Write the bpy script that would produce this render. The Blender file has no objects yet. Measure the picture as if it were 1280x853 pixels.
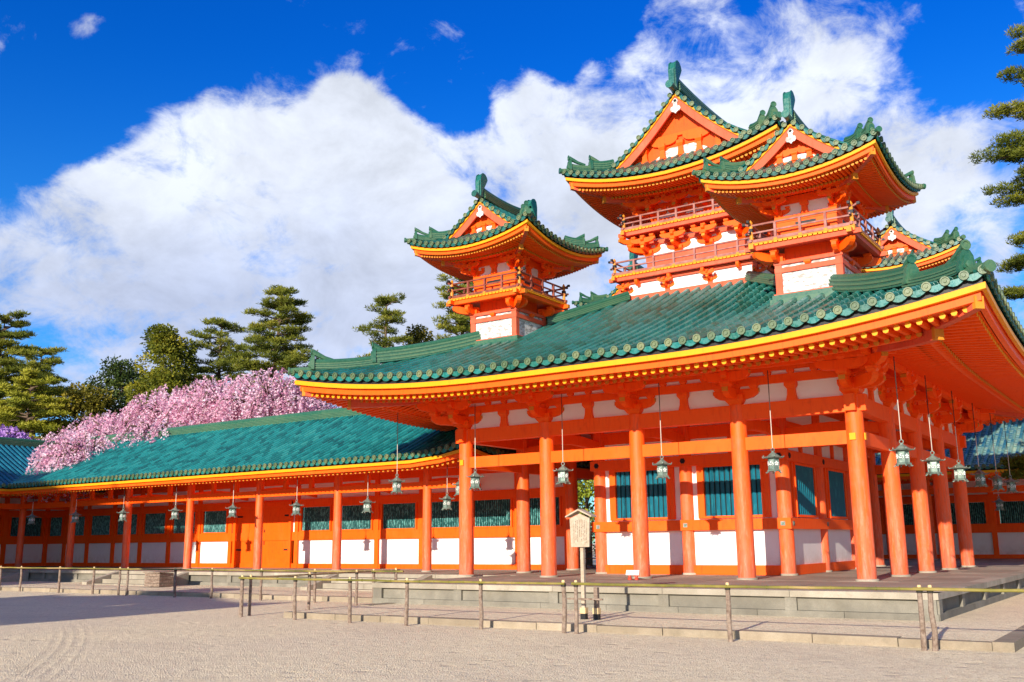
import bpy, math, random
from math import sin, cos, pi, sqrt, radians
from mathutils import Vector, Matrix
random.seed(7)
SC = bpy.context.scene
COL = SC.collection

# ------------------------------------------------------------------ camera, sky, sun, exposure
cam_d = bpy.data.cameras.new("camera")
cam = bpy.data.objects.new("camera", cam_d); COL.objects.link(cam)
cam_d.sensor_width = 36; cam_d.sensor_fit = 'HORIZONTAL'
cam_d.lens = 1225.014 / 1280 * 36
cam_d.clip_start = .1; cam_d.clip_end = 3000
_F = Vector((-0.55204, 0.809275, 0.200812)); _R = Vector((0.824764, 0.565368, -0.011128)); _U = Vector((0.122539, -0.159479, 0.979567))
_m = Matrix((_R, _U, -_F)).transposed().to_4x4()
_m.translation = Vector((5.96698, -22.21884, 0.9015))
cam.matrix_world = _m
SC.camera = cam

SUN_DIR = Vector((-0.13, 1.0, -0.30)).normalized()          # way the light travels
SUN_EL = math.asin(-SUN_DIR.z)
SUN_AZ = math.atan2(-SUN_DIR.x, -SUN_DIR.y)                  # compass angle of the sun, from +Y towards +X
world = bpy.data.worlds.new("World"); SC.world = world; world.use_nodes = True
wt = world.node_tree; wt.nodes.clear()
def wn(t, **kw):
    n = wt.nodes.new(t)
    for k, v in kw.items(): setattr(n, k, v)
    return n
def wl(a, b): wt.links.new(a, b)
def wmath(op, a, b=None, clamp=False):
    n = wn('ShaderNodeMath', operation=op, use_clamp=clamp)
    for i, x in enumerate((a, b)):
        if x is None: continue
        if isinstance(x, (int, float)): n.inputs[i].default_value = x
        else: wl(x, n.inputs[i])
    return n.outputs[0]
sky = wn('ShaderNodeTexSky', sky_type='NISHITA', sun_disc=False)
sky.sun_elevation = SUN_EL; sky.sun_rotation = SUN_AZ
sky.air_density = 1.0; sky.dust_density = .3; sky.ozone_density = 3.0
tc = wn('ShaderNodeTexCoord')
DIR = tc.outputs['Generated']
hs = wn('ShaderNodeHueSaturation'); hs.inputs['Saturation'].default_value = 1.35; hs.inputs['Value'].default_value = 1.0
wl(sky.outputs[0], hs.inputs['Color'])
tint = wn('ShaderNodeMix', data_type='RGBA', blend_type='MULTIPLY'); tint.inputs[0].default_value = 1
sepz = wn('ShaderNodeSeparateXYZ'); wl(DIR, sepz.inputs[0])
tz = wn('ShaderNodeMapRange', interpolation_type='SMOOTHSTEP'); wl(sepz.outputs['Z'], tz.inputs['Value']); tz.inputs['From Min'].default_value = .22; tz.inputs['From Max'].default_value = .50
tcol = wn('ShaderNodeMix', data_type='RGBA'); tcol.inputs[6].default_value = (.50, .92, 1.36, 1); tcol.inputs[7].default_value = (.06, .64, 1.32, 1); wl(tz.outputs[0], tcol.inputs[0])
wl(tcol.outputs[2], tint.inputs[7]); wl(hs.outputs[0], tint.inputs[6])
# cloud banks: broad soft masses in fixed world directions, their edges broken up by noise
def noise(vec, scale, detail, rough=.55, dist=0.0):
    n = wn('ShaderNodeTexNoise'); n.inputs['Scale'].default_value = scale; n.inputs['Detail'].default_value = detail
    n.inputs['Roughness'].default_value = rough; n.inputs['Distortion'].default_value = dist
    wl(vec, n.inputs['Vector']); return n.outputs['Fac']
BANKS = []   # (direction, inner cosine radius deg, weight)
def bank(d, rad, w): BANKS.append((Vector(d).normalized(), rad, w))
for _b in (
    ((-0.8383, 0.4740, 0.2695), 7, 1),
    ((-0.7570, 0.5564, 0.3426), 6, 1),
    ((-0.6917, 0.6105, 0.3857), 4.6, 1),
    ((-0.6204, 0.6691, 0.4092), 3.4, 1),
    ((-0.7216, 0.6267, 0.2940), 8, 1),
    ((-0.8152, 0.5368, 0.2176), 6, 0.9),
    ((-0.8556, 0.4842, 0.1832), 4.5, 0.75),
    ((-0.6199, 0.7118, 0.3301), 6, 1),
    ((-0.5406, 0.7668, 0.3461), 5, 1),
    ((-0.4478, 0.8091, 0.3806), 4.2, 0.85),
    ((-0.3510, 0.8071, 0.4749), 3.0, 0.8),
    ((-0.3886, 0.8183, 0.4235), 3.8, 0.85),
    ((-0.2892, 0.8334, 0.4710), 3, 0.6),
    ((-0.2432, 0.8706, 0.4276), 4.5, 0.9),
    ((-0.1924, 0.9097, 0.3680), 4.2, 0.42),
    ((-0.1228, 0.9315, 0.3425), 4.5, 0.4),
    ((-0.1832, 0.9503, 0.2517), 6, 0.6),
    ((-0.5541, 0.7849, 0.2773), 5, 0.9),
    ((-0.6631, 0.7019, 0.2601), 6, 0.9),
    ((-0.8137, 0.4136, 0.4084), 2.2, 0.95),
    ((-0.7734, 0.4293, 0.4665), 2.0, 0.85),
    ((-0.7617, 0.4705, 0.4454), 1.8, 0.95),
    ((-0.4594, 0.7626, 0.4555), 2, 0.7),
    ((-0.4596, 0.7350, 0.4985), 1.6, 0.8),
    ((-0.6799, 0.7105, 0.1814), 2, 0.8),
    ((-0.3481, 0.8779, 0.3289), 7, 0.6),
    ((-0.4958, 0.8152, 0.2995), 8, 0.6),
    ((-0.4989, 0.7503, 0.4338), 2, 0.7),
    ((-0.7244, 0.5244, 0.4476), 7.0, -1.1),
    ((-0.6280, 0.6024, 0.4927), 7.5, -1.2),
    ((-0.5172, 0.7087, 0.4798), 5, -1.2),
    ((-0.5587, 0.7140, 0.4220), 2.2, -0.7),
    ((-0.4313, 0.7695, 0.4710), 2.6, -0.9),
    ((-0.1243, 0.8850, 0.4487), 4, -0.7),
    ((-0.2670, 0.8295, 0.4906), 2.2, -0.6),
    ((-0.1162, 0.9469, 0.2997), 2.6, -0.35),
    ((-0.8365, 0.4248, 0.3463), 4, -0.8),
    ((-0.7973, 0.4623, 0.3880), 3, -0.8),
    ((-0.6530, 0.7277, 0.2097), 2.2, -0.6),
    ((-0.5780, 0.7895, 0.2063), 3, -0.3),
    ((0.9, 0.4, 0.5), 22, 0.8),
    ((0.3, -0.9, 0.5), 25, 0.7),
    ((-0.95, -0.2, 0.4), 22, 0.7),
    ((0, 0, 1), 20, 0.4),
    ((0.7, -0.6, 0.3), 15, 0.6)):
    bank(*_b)

mp = wn('ShaderNodeMapping'); mp.inputs['Scale'].default_value = (1, 1, 1.35); wl(DIR, mp.inputs['Vector'])
n1 = noise(mp.outputs[0], 5.2, 10, .60, .35)
n2 = noise(mp.outputs[0], 19.0, 9, .68, .5)
acc = None
for d, rad, w in BANKS:
    dp = wn('ShaderNodeVectorMath', operation='DOT_PRODUCT'); wl(DIR, dp.inputs[0]); dp.inputs[1].default_value = d
    mr = wn('ShaderNodeMapRange', interpolation_type='SMOOTHSTEP')
    mr.inputs['From Min'].default_value = cos(radians(rad * 1.5)); mr.inputs['From Max'].default_value = cos(radians(rad * .45))
    mr.inputs['To Min'].default_value = 0; mr.inputs['To Max'].default_value = w
    wl(dp.outputs['Value'], mr.inputs['Value'])
    if acc is None: acc = mr.outputs[0]
    else: acc = wmath('ADD', acc, mr.outputs[0])
acc = wmath('MINIMUM', wmath('MAXIMUM', acc, -.25), 1.0)
nn = wmath('ADD', wmath('MULTIPLY', n1, 1.05), wmath('MULTIPLY', n2, .45))        # about .75 on average
field = wmath('ADD', acc, wmath('MULTIPLY', wmath('SUBTRACT', nn, .75), 3.6))
cov = wn('ShaderNodeMapRange', interpolation_type='SMOOTHSTEP'); wl(field, cov.inputs['Value'])
cov.inputs['From Min'].default_value = .15; cov.inputs['From Max'].default_value = 1.0
# body of the cloud: thick parts lower down are greyer and bluer
sepd = wn('ShaderNodeSeparateXYZ'); wl(DIR, sepd.inputs[0])
n3 = noise(mp.outputs[0], 2.1, 5, .5, .3)
und = wn('ShaderNodeMapRange', interpolation_type='SMOOTHSTEP')
wl(wmath('ADD', wmath('MULTIPLY', sepd.outputs['Z'], 1.9), wmath('MULTIPLY', n3, 1.2)), und.inputs['Value'])
und.inputs['From Min'].default_value = .85; und.inputs['From Max'].default_value = 1.42
ccol = wn('ShaderNodeMix', data_type='RGBA')
ccol.inputs[6].default_value = (3.3, 3.8, 5.2, 1); ccol.inputs[7].default_value = (4.9, 5.25, 6.0, 1)
wl(und.outputs[0], ccol.inputs[0])
n4 = noise(mp.outputs[0], 7.5, 9, .62, .3)
cshade = wn('ShaderNodeMapRange'); wl(n4, cshade.inputs['Value'])
cshade.inputs['From Min'].default_value = .35; cshade.inputs['From Max'].default_value = .62
cshade.inputs['To Min'].default_value = .90; cshade.inputs['To Max'].default_value = 1.24
cc2 = wn('ShaderNodeVectorMath', operation='SCALE'); wl(ccol.outputs[2], cc2.inputs[0]); wl(cshade.outputs[0], cc2.inputs['Scale'])
mix = wn('ShaderNodeMix', data_type='RGBA'); wl(cov.outputs[0], mix.inputs[0]); wl(tint.outputs[2], mix.inputs[6]); wl(cc2.outputs[0], mix.inputs[7])
bg = wn('ShaderNodeBackground'); bg.inputs['Strength'].default_value = .098; wl(mix.outputs[2], bg.inputs['Color'])
wo = wn('ShaderNodeOutputWorld'); wl(bg.outputs[0], wo.inputs[0])

sd = bpy.data.lights.new("sun", 'SUN'); sd.energy = 5.0; sd.angle = radians(.5); sd.color = (1, .90, .76)
sun = bpy.data.objects.new("sun", sd); COL.objects.link(sun)
sun.rotation_mode = 'QUATERNION'; sun.rotation_quaternion = SUN_DIR.to_track_quat('-Z', 'Y')
vs = SC.view_settings
vs.view_transform = 'Standard'; vs.look = 'None'; vs.gamma = 1; vs.use_curve_mapping = False; vs.exposure = .66
SC.cycles.max_bounces = 14; SC.cycles.diffuse_bounces = 10

# ------------------------------------------------------------------ materials
def srgb(r, g, b):
    f = lambda c: (c / 255 / 12.92) if c / 255 <= .04045 else ((c / 255 + .055) / 1.055) ** 2.4
    return (f(r), f(g), f(b), 1)
class Mat:
    def __init__(s, name, rough=.6, spec=.5):
        s.m = bpy.data.materials.new(name); s.m.use_nodes = True; s.t = s.m.node_tree
        s.b = s.t.nodes['Principled BSDF']; s.b.inputs['Roughness'].default_value = rough
        s.b.inputs['Specular IOR Level'].default_value = spec
    def n(s, t, **kw):
        n = s.t.nodes.new(t)
        for k, v in kw.items(): setattr(n, k, v)
        return n
    def l(s, a, b): s.t.links.new(a, b)
    def coord(s, kind='Object'):
        return s.n('ShaderNodeTexCoord').outputs[kind]
    def pos(s): return s.n('ShaderNodeNewGeometry').outputs['Position']
    def noise(s, vec, scale, detail=4, rough=.55, stretch=None):
        if stretch:
            mp = s.n('ShaderNodeMapping'); mp.inputs['Scale'].default_value = stretch; s.l(vec, mp.inputs['Vector']); vec = mp.outputs[0]
        n = s.n('ShaderNodeTexNoise'); n.inputs['Scale'].default_value = scale; n.inputs['Detail'].default_value = detail
        n.inputs['Roughness'].default_value = rough; s.l(vec, n.inputs['Vector']); return n.outputs['Fac']
    def ramp(s, fac, stops, interp='LINEAR'):
        r = s.n('ShaderNodeValToRGB'); r.color_ramp.interpolation = interp
        e = r.color_ramp.elements
        while len(e) < len(stops): e.new(.5)
        for i, (p, c) in enumerate(stops): e[i].position = p; e[i].color = c if len(c) == 4 else (*c, 1)
        s.l(fac, r.inputs[0]); return r.outputs[0]
    def rng(s, fac, a, b, c=0, d=1):
        r = s.n('ShaderNodeMapRange'); s.l(fac, r.inputs['Value'])
        for k, v in zip(('From Min', 'From Max', 'To Min', 'To Max'), (a, b, c, d)): r.inputs[k].default_value = v
        return r.outputs[0]
    def math(s, op, a, b):
        n = s.n('ShaderNodeMath', operation=op)
        for i, x in enumerate((a, b)):
            if isinstance(x, (int, float)): n.inputs[i].default_value = x
            else: s.l(x, n.inputs[i])
        return n.outputs[0]
    def mix(s, fac, a, b, mode='MIX'):
        n = s.n('ShaderNodeMix', data_type='RGBA', blend_type=mode)
        for i, x in ((0, fac), (6, a), (7, b)):
            if isinstance(x, (int, float)): n.inputs[i].default_value = x
            elif isinstance(x, tuple): n.inputs[i].default_value = x if len(x) == 4 else (*x, 1)
            else: s.l(x, n.inputs[i])
        return n.outputs[2]
    def base(s, c):
        if isinstance(c, tuple): s.b.inputs['Base Color'].default_value = c if len(c) == 4 else (*c, 1)
        else: s.l(c, s.b.inputs['Base Color'])
    def bump(s, h, strength=.3, dist=.01):
        b = s.n('ShaderNodeBump'); b.inputs['Strength'].default_value = strength; b.inputs['Distance'].default_value = dist
        s.l(h, b.inputs['Height']); s.l(b.outputs[0], s.b.inputs['Normal'])

def paint(name, c, dark, pale, rough=.55, palef=.35, spec=.22):
    """oil paint on timber: worn patches, grime streaks"""
    m = Mat(name, rough, spec); p = m.pos()
    a = m.noise(p, 1.3, 6, .65); g = m.noise(p, 14, 5, .6, (1, 1, .18))
    col = m.mix(m.rng(a, .50, .78, 0, palef), c, pale)
    col = m.mix(m.rng(g, .52, .75, 0, .55), col, dark)
    st = m.noise(p, 3.1, 7, .72); col = m.mix(m.rng(st, .60, .80, 0, .45), col, (dark[0] * .5, dark[1] * .8, dark[2]))
    m.base(col); m.bump(g, .25, .004)
    return m.m
VERM = (.94, .105, .002)
M = {}
M['verm'] = paint('vermilion_paint', VERM, (.72, .05, .004), (.92, .19, .04), .5, .25)
M['verm_deep'] = paint('deep_vermilion_with_gable_shade', (.88, .085, .004), (.5, .04, .006), (.75, .15, .05), .5, .25)
M['salmon'] = paint('faded_vermilion_paint', (.66, .100, .045), (.52, .05, .015), (.68, .17, .10), .6, .7)
M['yellow'] = paint('yellow_ochre_paint', (.82, .315, .005), (.55, .22, .01), (.82, .36, .02), .5, .3)
M['gold'] = paint('dull_yellow_paint', (.60, .22, .02), (.40, .12, .01), (.70, .32, .05), .5, .4)
def mk_column():
    m = Mat('weathered_vermilion_column', .55, .35); p = m.pos()
    sp = m.n('ShaderNodeSeparateXYZ'); m.l(p, sp.inputs[0])
    h = m.rng(sp.outputs['Z'], 0.2, 3.1, .72, 0)                      # rain and sun have bleached the foot of each post
    a = m.noise(p, 9, 6, .7, (1, 1, .12))
    f = m.math('MULTIPLY', h, m.rng(a, .35, .62, .25, 1.25))
    col = m.mix(f, VERM, (.70, .125, .060))
    g = m.noise(p, 22, 5, .6, (1, 1, .1))
    col = m.mix(m.rng(g, .52, .72, 0, .6), col, (.50, .06, .015))
    w = m.noise(p, 17, 7, .75, (1, 1, .14)); col = m.mix(m.math('MULTIPLY', m.rng(w, .50, .66, 0, .75), m.rng(sp.outputs['Z'], .1, 3.0, 1, .15)), col, (.74, .27, .17))
    z_ = m.noise(p, 2.3, 5, .7); col = m.mix(m.rng(z_, .5, .75, 0, .4), col, (.60, .16, .09))
    low = m.rng(sp.outputs['Z'], 0.0, .55, .65, 0)
    col = m.mix(m.math('MULTIPLY', low, m.noise(p, 5, 5, .7)), col, (.22, .08, .05))
    ck = m.noise(p, 34, 3, .5, (1, 1, .05)); col = m.mix(m.rng(ck, .66, .74, 0, .7), col, (.25, .05, .02))
    m.base(col); m.bump(g, .5, .01); return m.m
M['column'] = mk_column()
def mk_white():
    m = Mat('white_plaster', .8, .2); p = m.pos()
    a = m.noise(p, 2.2, 6, .6); g = m.noise(p, 12, 4, .6, (1, 1, .25))
    col = m.mix(m.rng(a, .5, .8, 0, .35), (.80, .79, .77), (.66, .64, .62))
    col = m.mix(m.rng(g, .6, .85, 0, .3), col, (.5, .48, .45)); sp = m.n('ShaderNodeSeparateXYZ'); m.l(p, sp.inputs[0])
    lo = m.math('MULTIPLY', m.rng(sp.outputs['Z'], .16, .62, .8, 0), m.rng(m.noise(p, 4, 6, .7), .35, .7))
    col = m.mix(lo, col, (.46, .36, .28)); m.base(col); return m.m
M['white'] = mk_white()
def mk_oldwhite():
    m = Mat('peeling_white_panel', .8, .2); p = m.pos()
    g = m.noise(p, 5.5, 7, .7, (1, 1, 2.6))
    m.base(m.mix(m.rng(g, .49, .56, 0, .85), (.68, .665, .65), (.27, .24, .21))); return m.m
M['oldwhite'] = mk_oldwhite()
def tile(name, stops, rough=.3, spec=.6, vary=.40):
    m = Mat(name, rough, spec); p = m.pos()
    at = m.n('ShaderNodeAttribute', attribute_name='rnd')
    a = m.noise(p, .45, 5, .6)
    b = m.noise(p, 16, 4, .6)
    f = m.math('ADD', m.math('MULTIPLY', at.outputs['Fac'], vary), m.math('ADD', m.math('MULTIPLY', a, 1.15 - vary), m.math('MULTIPLY', m.math('SUBTRACT', b, .5), .35)))
    col = m.ramp(f, stops)
    m.base(col)
    m.l(m.rng(b, .35, .7, rough - .08, rough + .25), m.b.inputs['Roughness'])
    m.bump(b, .2, .01); return m.m
M['tile'] = tile('green_glazed_tile', [(.2, (.004, .050, .030)), (.40, (.008, .110, .078)), (.58, (.010, .16, .145)), (.78, (.035, .20, .16)), (.98, (.16, .27, .21))])
M['tile_dark'] = tile('dark_green_glazed_tile', [(.2, (.003, .032, .020)), (.40, (.005, .068, .046)), (.58, (.006, .105, .085)), (.78, (.020, .135, .100)), (.98, (.09, .17, .12))])
M['tile_teal'] = tile('turquoise_glazed_tile', [(.2, (.004, .085, .085)), (.42, (.008, .165, .155)), (.62, (.012, .22, .21)), (.8, (.035, .25, .22)), (.98, (.12, .30, .25))], vary=.68)
M['tile_blue'] = tile('blue_green_glazed_tile', [(.1, (.003, .05, .08)), (.45, (.005, .09, .15)), (.8, (.01, .14, .21)), (.98, (.08, .22, .24))])
M['tile_moss'] = tile('mossy_sky_tinted_tile', [(.22, (.006, .05, .09)), (.45, (.012, .11, .16)), (.60, (.10, .22, .18)), (.98, (.34, .39, .26))])  # pale end is moss; blue end puts the sky's reflection into the colour
M['tile_end'] = tile('patinated_tile_end', [(.1, (.030, .075, .03)), (.5, (.08, .125, .055)), (.98, (.18, .20, .09))], .45)
M['ridge'] = tile('ridge_tile', [(.1, (.005, .050, .028)), (.5, (.018, .10, .055)), (.98, (.10, .16, .07))], .38)
def mk_teal():
    m = Mat('turquoise_lattice_paint', .45, .4); p = m.pos()
    g = m.noise(p, 9, 5, .6, (1, 1, .35))
    m.base(m.mix(m.rng(g, .52, .75, 0, .6), (.004, .13, .19), (.03, .30, .34))); return m.m
M['teal'] = mk_teal()
def mk_teal2():
    m = Mat('flaking_turquoise_lattice', .5, .3); p = m.pos()
    g = m.noise(p, 26, 4, .65, (1, 1, .3))
    m.base(m.mix(m.rng(g, .50, .57, 0, 1), (.015, .10, .10), (.13, .37, .35))); return m.m
M['teal_old'] = mk_teal2()
def plain(name, c, rough=.6, metal=0, spec=.4, var=None, scale=6, bump=0):
    m = Mat(name, rough, spec); m.b.inputs['Metallic'].default_value = metal
    if var:
        g = m.noise(m.pos(), scale, 5, .62); m.base(m.mix(m.rng(g, .32, .68), c, var))
        if bump: m.bump(g, bump, .02)
    else: m.base(c)
    return m.m
M['dark'] = plain('interior_shade_black', (.012, .010, .009), .9)
M['black'] = plain('black_iron_and_gap_shade', (.015, .015, .016), .5, .2)  # iron parts, and the shadow strip painted under the eave tiles
M['rail'] = plain('bleached_mauve_rail_timber', (.24, .065, .045), .6, 0, .3, (.36, .17, .15), 5)
M['rail_dark'] = plain('dark_red_rail_timber', (.12, .022, .012), .6, 0, .3, (.30, .08, .05), 5)
M['bronze'] = plain('verdigris_bronze', (.085, .14, .12), .5, .3, .4, (.24, .31, .26), 9)
M['crest'] = plain('pale_crest_metal', (.72, .76, .72), .4, .1)
M['rod'] = plain('pale_hanging_rod', (.55, .50, .42), .5, .2)
M['iron'] = plain('dark_hanging_chain', (.03, .025, .02), .6, .3)
M['wood_grey'] = plain('weathered_post_wood', (.13, .085, .06), .85, 0, .2, (.30, .23, .18), 18, .5)
M['wood_pale'] = plain('cut_wood', (.55, .38, .18), .8, 0, .2, (.70, .52, .28), 12)
M['board'] = plain('bleached_sign_board', (.34, .26, .18), .8, 0, .2, (.46, .38, .29), 14)
M['ink'] = plain('faded_ink', (.10, .08, .06), .9)
def mk_bamboo():
    m = Mat('green_bamboo', .45, .4); p = m.pos()
    a = m.noise(p, 1.1, 4, .6); m.base(m.ramp(a, [(.3, (.075, .08, .018)), (.5, (.20, .17, .03)), (.68, (.36, .25, .10))])); return m.m
M['bamboo'] = mk_bamboo()
M['bamboo_old'] = plain('old_brown_bamboo', (.20, .14, .07), .6, 0, .3, (.42, .32, .18), 3)
def mk_stone(name, a, b, c, sc=1.0):
    m = Mat(name, .85, .2); p = m.pos()
    n = m.noise(p, 1.6 * sc, 6, .65); g = m.noise(p, 60, 3, .6)
    col = m.ramp(n, [(.3, a), (.52, b), (.72, c)])
    col = m.mix(m.rng(g, .3, .7, 0, .35), col, tuple(x * .55 for x in a))
    s = m.noise(p, 5, 4, .6, (1, 1, .3)); col = m.mix(m.rng(s, .6, .8, 0, .35), col, (.16, .13, .09))
    at = m.n('ShaderNodeAttribute', attribute_name='rnd'); col = m.mix(m.rng(at.outputs['Fac'], 0, 1, .42, 0), col, tuple(x * .5 for x in a))
    bl = m.noise(p, .9, 6, .75); col = m.mix(m.rng(bl, .56, .70, 0, .5), col, (.15, .13, .09))
    m.base(col); m.bump(g, .3, .006); return m.m
M['stone'] = mk_stone('grey_granite', (.17, .155, .125), (.25, .23, .185), (.34, .31, .25))
M['stone_pale'] = mk_stone('pale_granite', (.30, .26, .195), (.41, .36, .28), (.52, .46, .37))
M['kerb'] = mk_stone('warm_granite_kerb', (.27, .215, .15), (.37, .30, .215), (.46, .385, .285))
M['paving'] = mk_stone('dusty_paving', (.27, .22, .165), (.36, .30, .235), (.47, .41, .33), .6)
def mk_gravel():
    m = Mat('white_gravel', .95, .1); p = m.pos()
    v = m.n('ShaderNodeTexVoronoi'); v.inputs['Scale'].default_value = 42; m.l(p, v.inputs['Vector'])
    v2 = m.n('ShaderNodeTexVoronoi'); v2.inputs['Scale'].default_value = 17; m.l(p, v2.inputs['Vector'])
    big = m.noise(p, .22, 6, .62); mid = m.noise(p, 3.5, 6, .7)
    col = m.ramp(v.outputs['Color'], [(.0, (.56, .44, .27)), (.5, (.78, .645, .42)), (1, (.90, .79, .56))])
    col = m.mix(m.rng(big, .38, .66, 0, .5), col, (.64, .52, .38))
    col = m.mix(m.rng(mid, .56, .74, 0, .5), col, (.42, .33, .235))
    col = m.mix(m.rng(v2.outputs['Distance'], .02, .10, .55, 0), col, (.27, .21, .155))
    vd = m.n('ShaderNodeVectorMath', operation='DISTANCE'); m.l(p, vd.inputs[0]); vd.inputs[1].default_value = (-34.2, -51.0, -.56)
    rr = m.math('SUBTRACT', vd.outputs['Value'], 45.75)
    band = m.math('MULTIPLY', m.rng(m.math('ABSOLUTE', rr, 0), .42, .25), m.rng(m.noise(p, 2.2, 4, .6), .38, .52))
    sx = m.n('ShaderNodeSeparateXYZ'); m.l(p, sx.inputs[0])
    band = m.math('MULTIPLY', band, m.math('MULTIPLY', m.rng(sx.outputs['X'], -12.8, -9.6), m.rng(sx.outputs['Y'], -19.5, -18.0)))
    ln = m.math('SINE', m.math('MULTIPLY', rr, 38.0), 0)
    col = m.mix(m.math('MULTIPLY', band, m.rng(ln, .3, .95, 0, .36)), col, (.36, .29, .22))
    ft = m.n('ShaderNodeTexVoronoi'); ft.inputs['Scale'].default_value = 2.3; ft.inputs['Randomness'].default_value = 1; m.l(p, ft.inputs['Vector'])
    scuff = m.math('MULTIPLY', m.rng(ft.outputs['Distance'], .10, .26, 1, 0), m.rng(m.noise(p, .7, 4, .6), .46, .60))
    col = m.mix(m.math('MULTIPLY', scuff, .35), col, (.42, .33, .22))
    stone_shade_spk = m.noise(p, 13, 3, .8); col = m.mix(m.rng(stone_shade_spk, .61, .70, 0, .75), col, (.25, .20, .14))  # dark specks: stones and their small cast shadows, put into the colour
    big2 = m.noise(p, .9, 5, .7); col = m.mix(m.rng(big2, .50, .70, 0, .30), col, (.50, .40, .27))
    m.base(col)
    h = m.math('ADD', m.math('MULTIPLY', v.outputs['Distance'], .6), m.math('SUBTRACT', m.math('MULTIPLY', mid, 1.9), m.math('MULTIPLY', scuff, .9)))
    h = m.math('ADD', h, m.math('MULTIPLY', band, m.math('MULTIPLY', ln, .10)))
    m.bump(h, .6, .05); return m.m
M['gravel'] = mk_gravel()
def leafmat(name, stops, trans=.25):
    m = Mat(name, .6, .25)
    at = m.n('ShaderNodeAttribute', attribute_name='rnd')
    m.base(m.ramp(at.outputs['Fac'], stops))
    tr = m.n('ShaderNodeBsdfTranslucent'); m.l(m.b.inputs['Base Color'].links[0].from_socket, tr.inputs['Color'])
    ms = m.n('ShaderNodeMixShader'); ms.inputs[0].default_value = trans
    out = m.t.nodes['Material Output']
    m.l(m.b.outputs[0], ms.inputs[1]); m.l(tr.outputs[0], ms.inputs[2]); m.l(ms.outputs[0], out.inputs[0]); return m.m
M['pine'] = leafmat('pine_needles', [(0, (.07, .10, .012)), (.5, (.20, .22, .024)), (1, (.40, .36, .045))], .45)
M['pine_lt'] = leafmat('light_pine_needles', [(0, (.12, .15, .012)), (.5, (.30, .30, .02)), (1, (.48, .43, .05))])
M['ever'] = leafmat('evergreen_leaves', [(0, (.03, .055, .008)), (.5, (.17, .185, .014)), (1, (.38, .32, .025))], .35)
M['darkever'] = leafmat('dark_evergreen_leaves', [(0, (.015, .035, .008)), (.6, (.045, .075, .012)), (1, (.11, .13, .02))])
M['olive'] = leafmat('olive_leaves', [(0, (.06, .065, .008)), (.5, (.16, .14, .012)), (1, (.30, .23, .02))])
M['lime'] = leafmat('lime_leaves', [(0, (.10, .14, .01)), (.5, (.24, .29, .02)), (1, (.42, .44, .05))])
M['cherry'] = leafmat('pink_blossom', [(0, (.52, .20, .32)), (.3, (.78, .40, .54)), (.65, (.90, .60, .72)), (1, (.95, .82, .88))], .5)
M['plum'] = leafmat('violet_blossom', [(0, (.24, .10, .42)), (.5, (.46, .24, .62)), (1, (.70, .45, .80))], .3)
M['bark'] = plain('tree_bark', (.07, .045, .03), .9, 0, .2, (.16, .11, .075), 7, .5)

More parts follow.
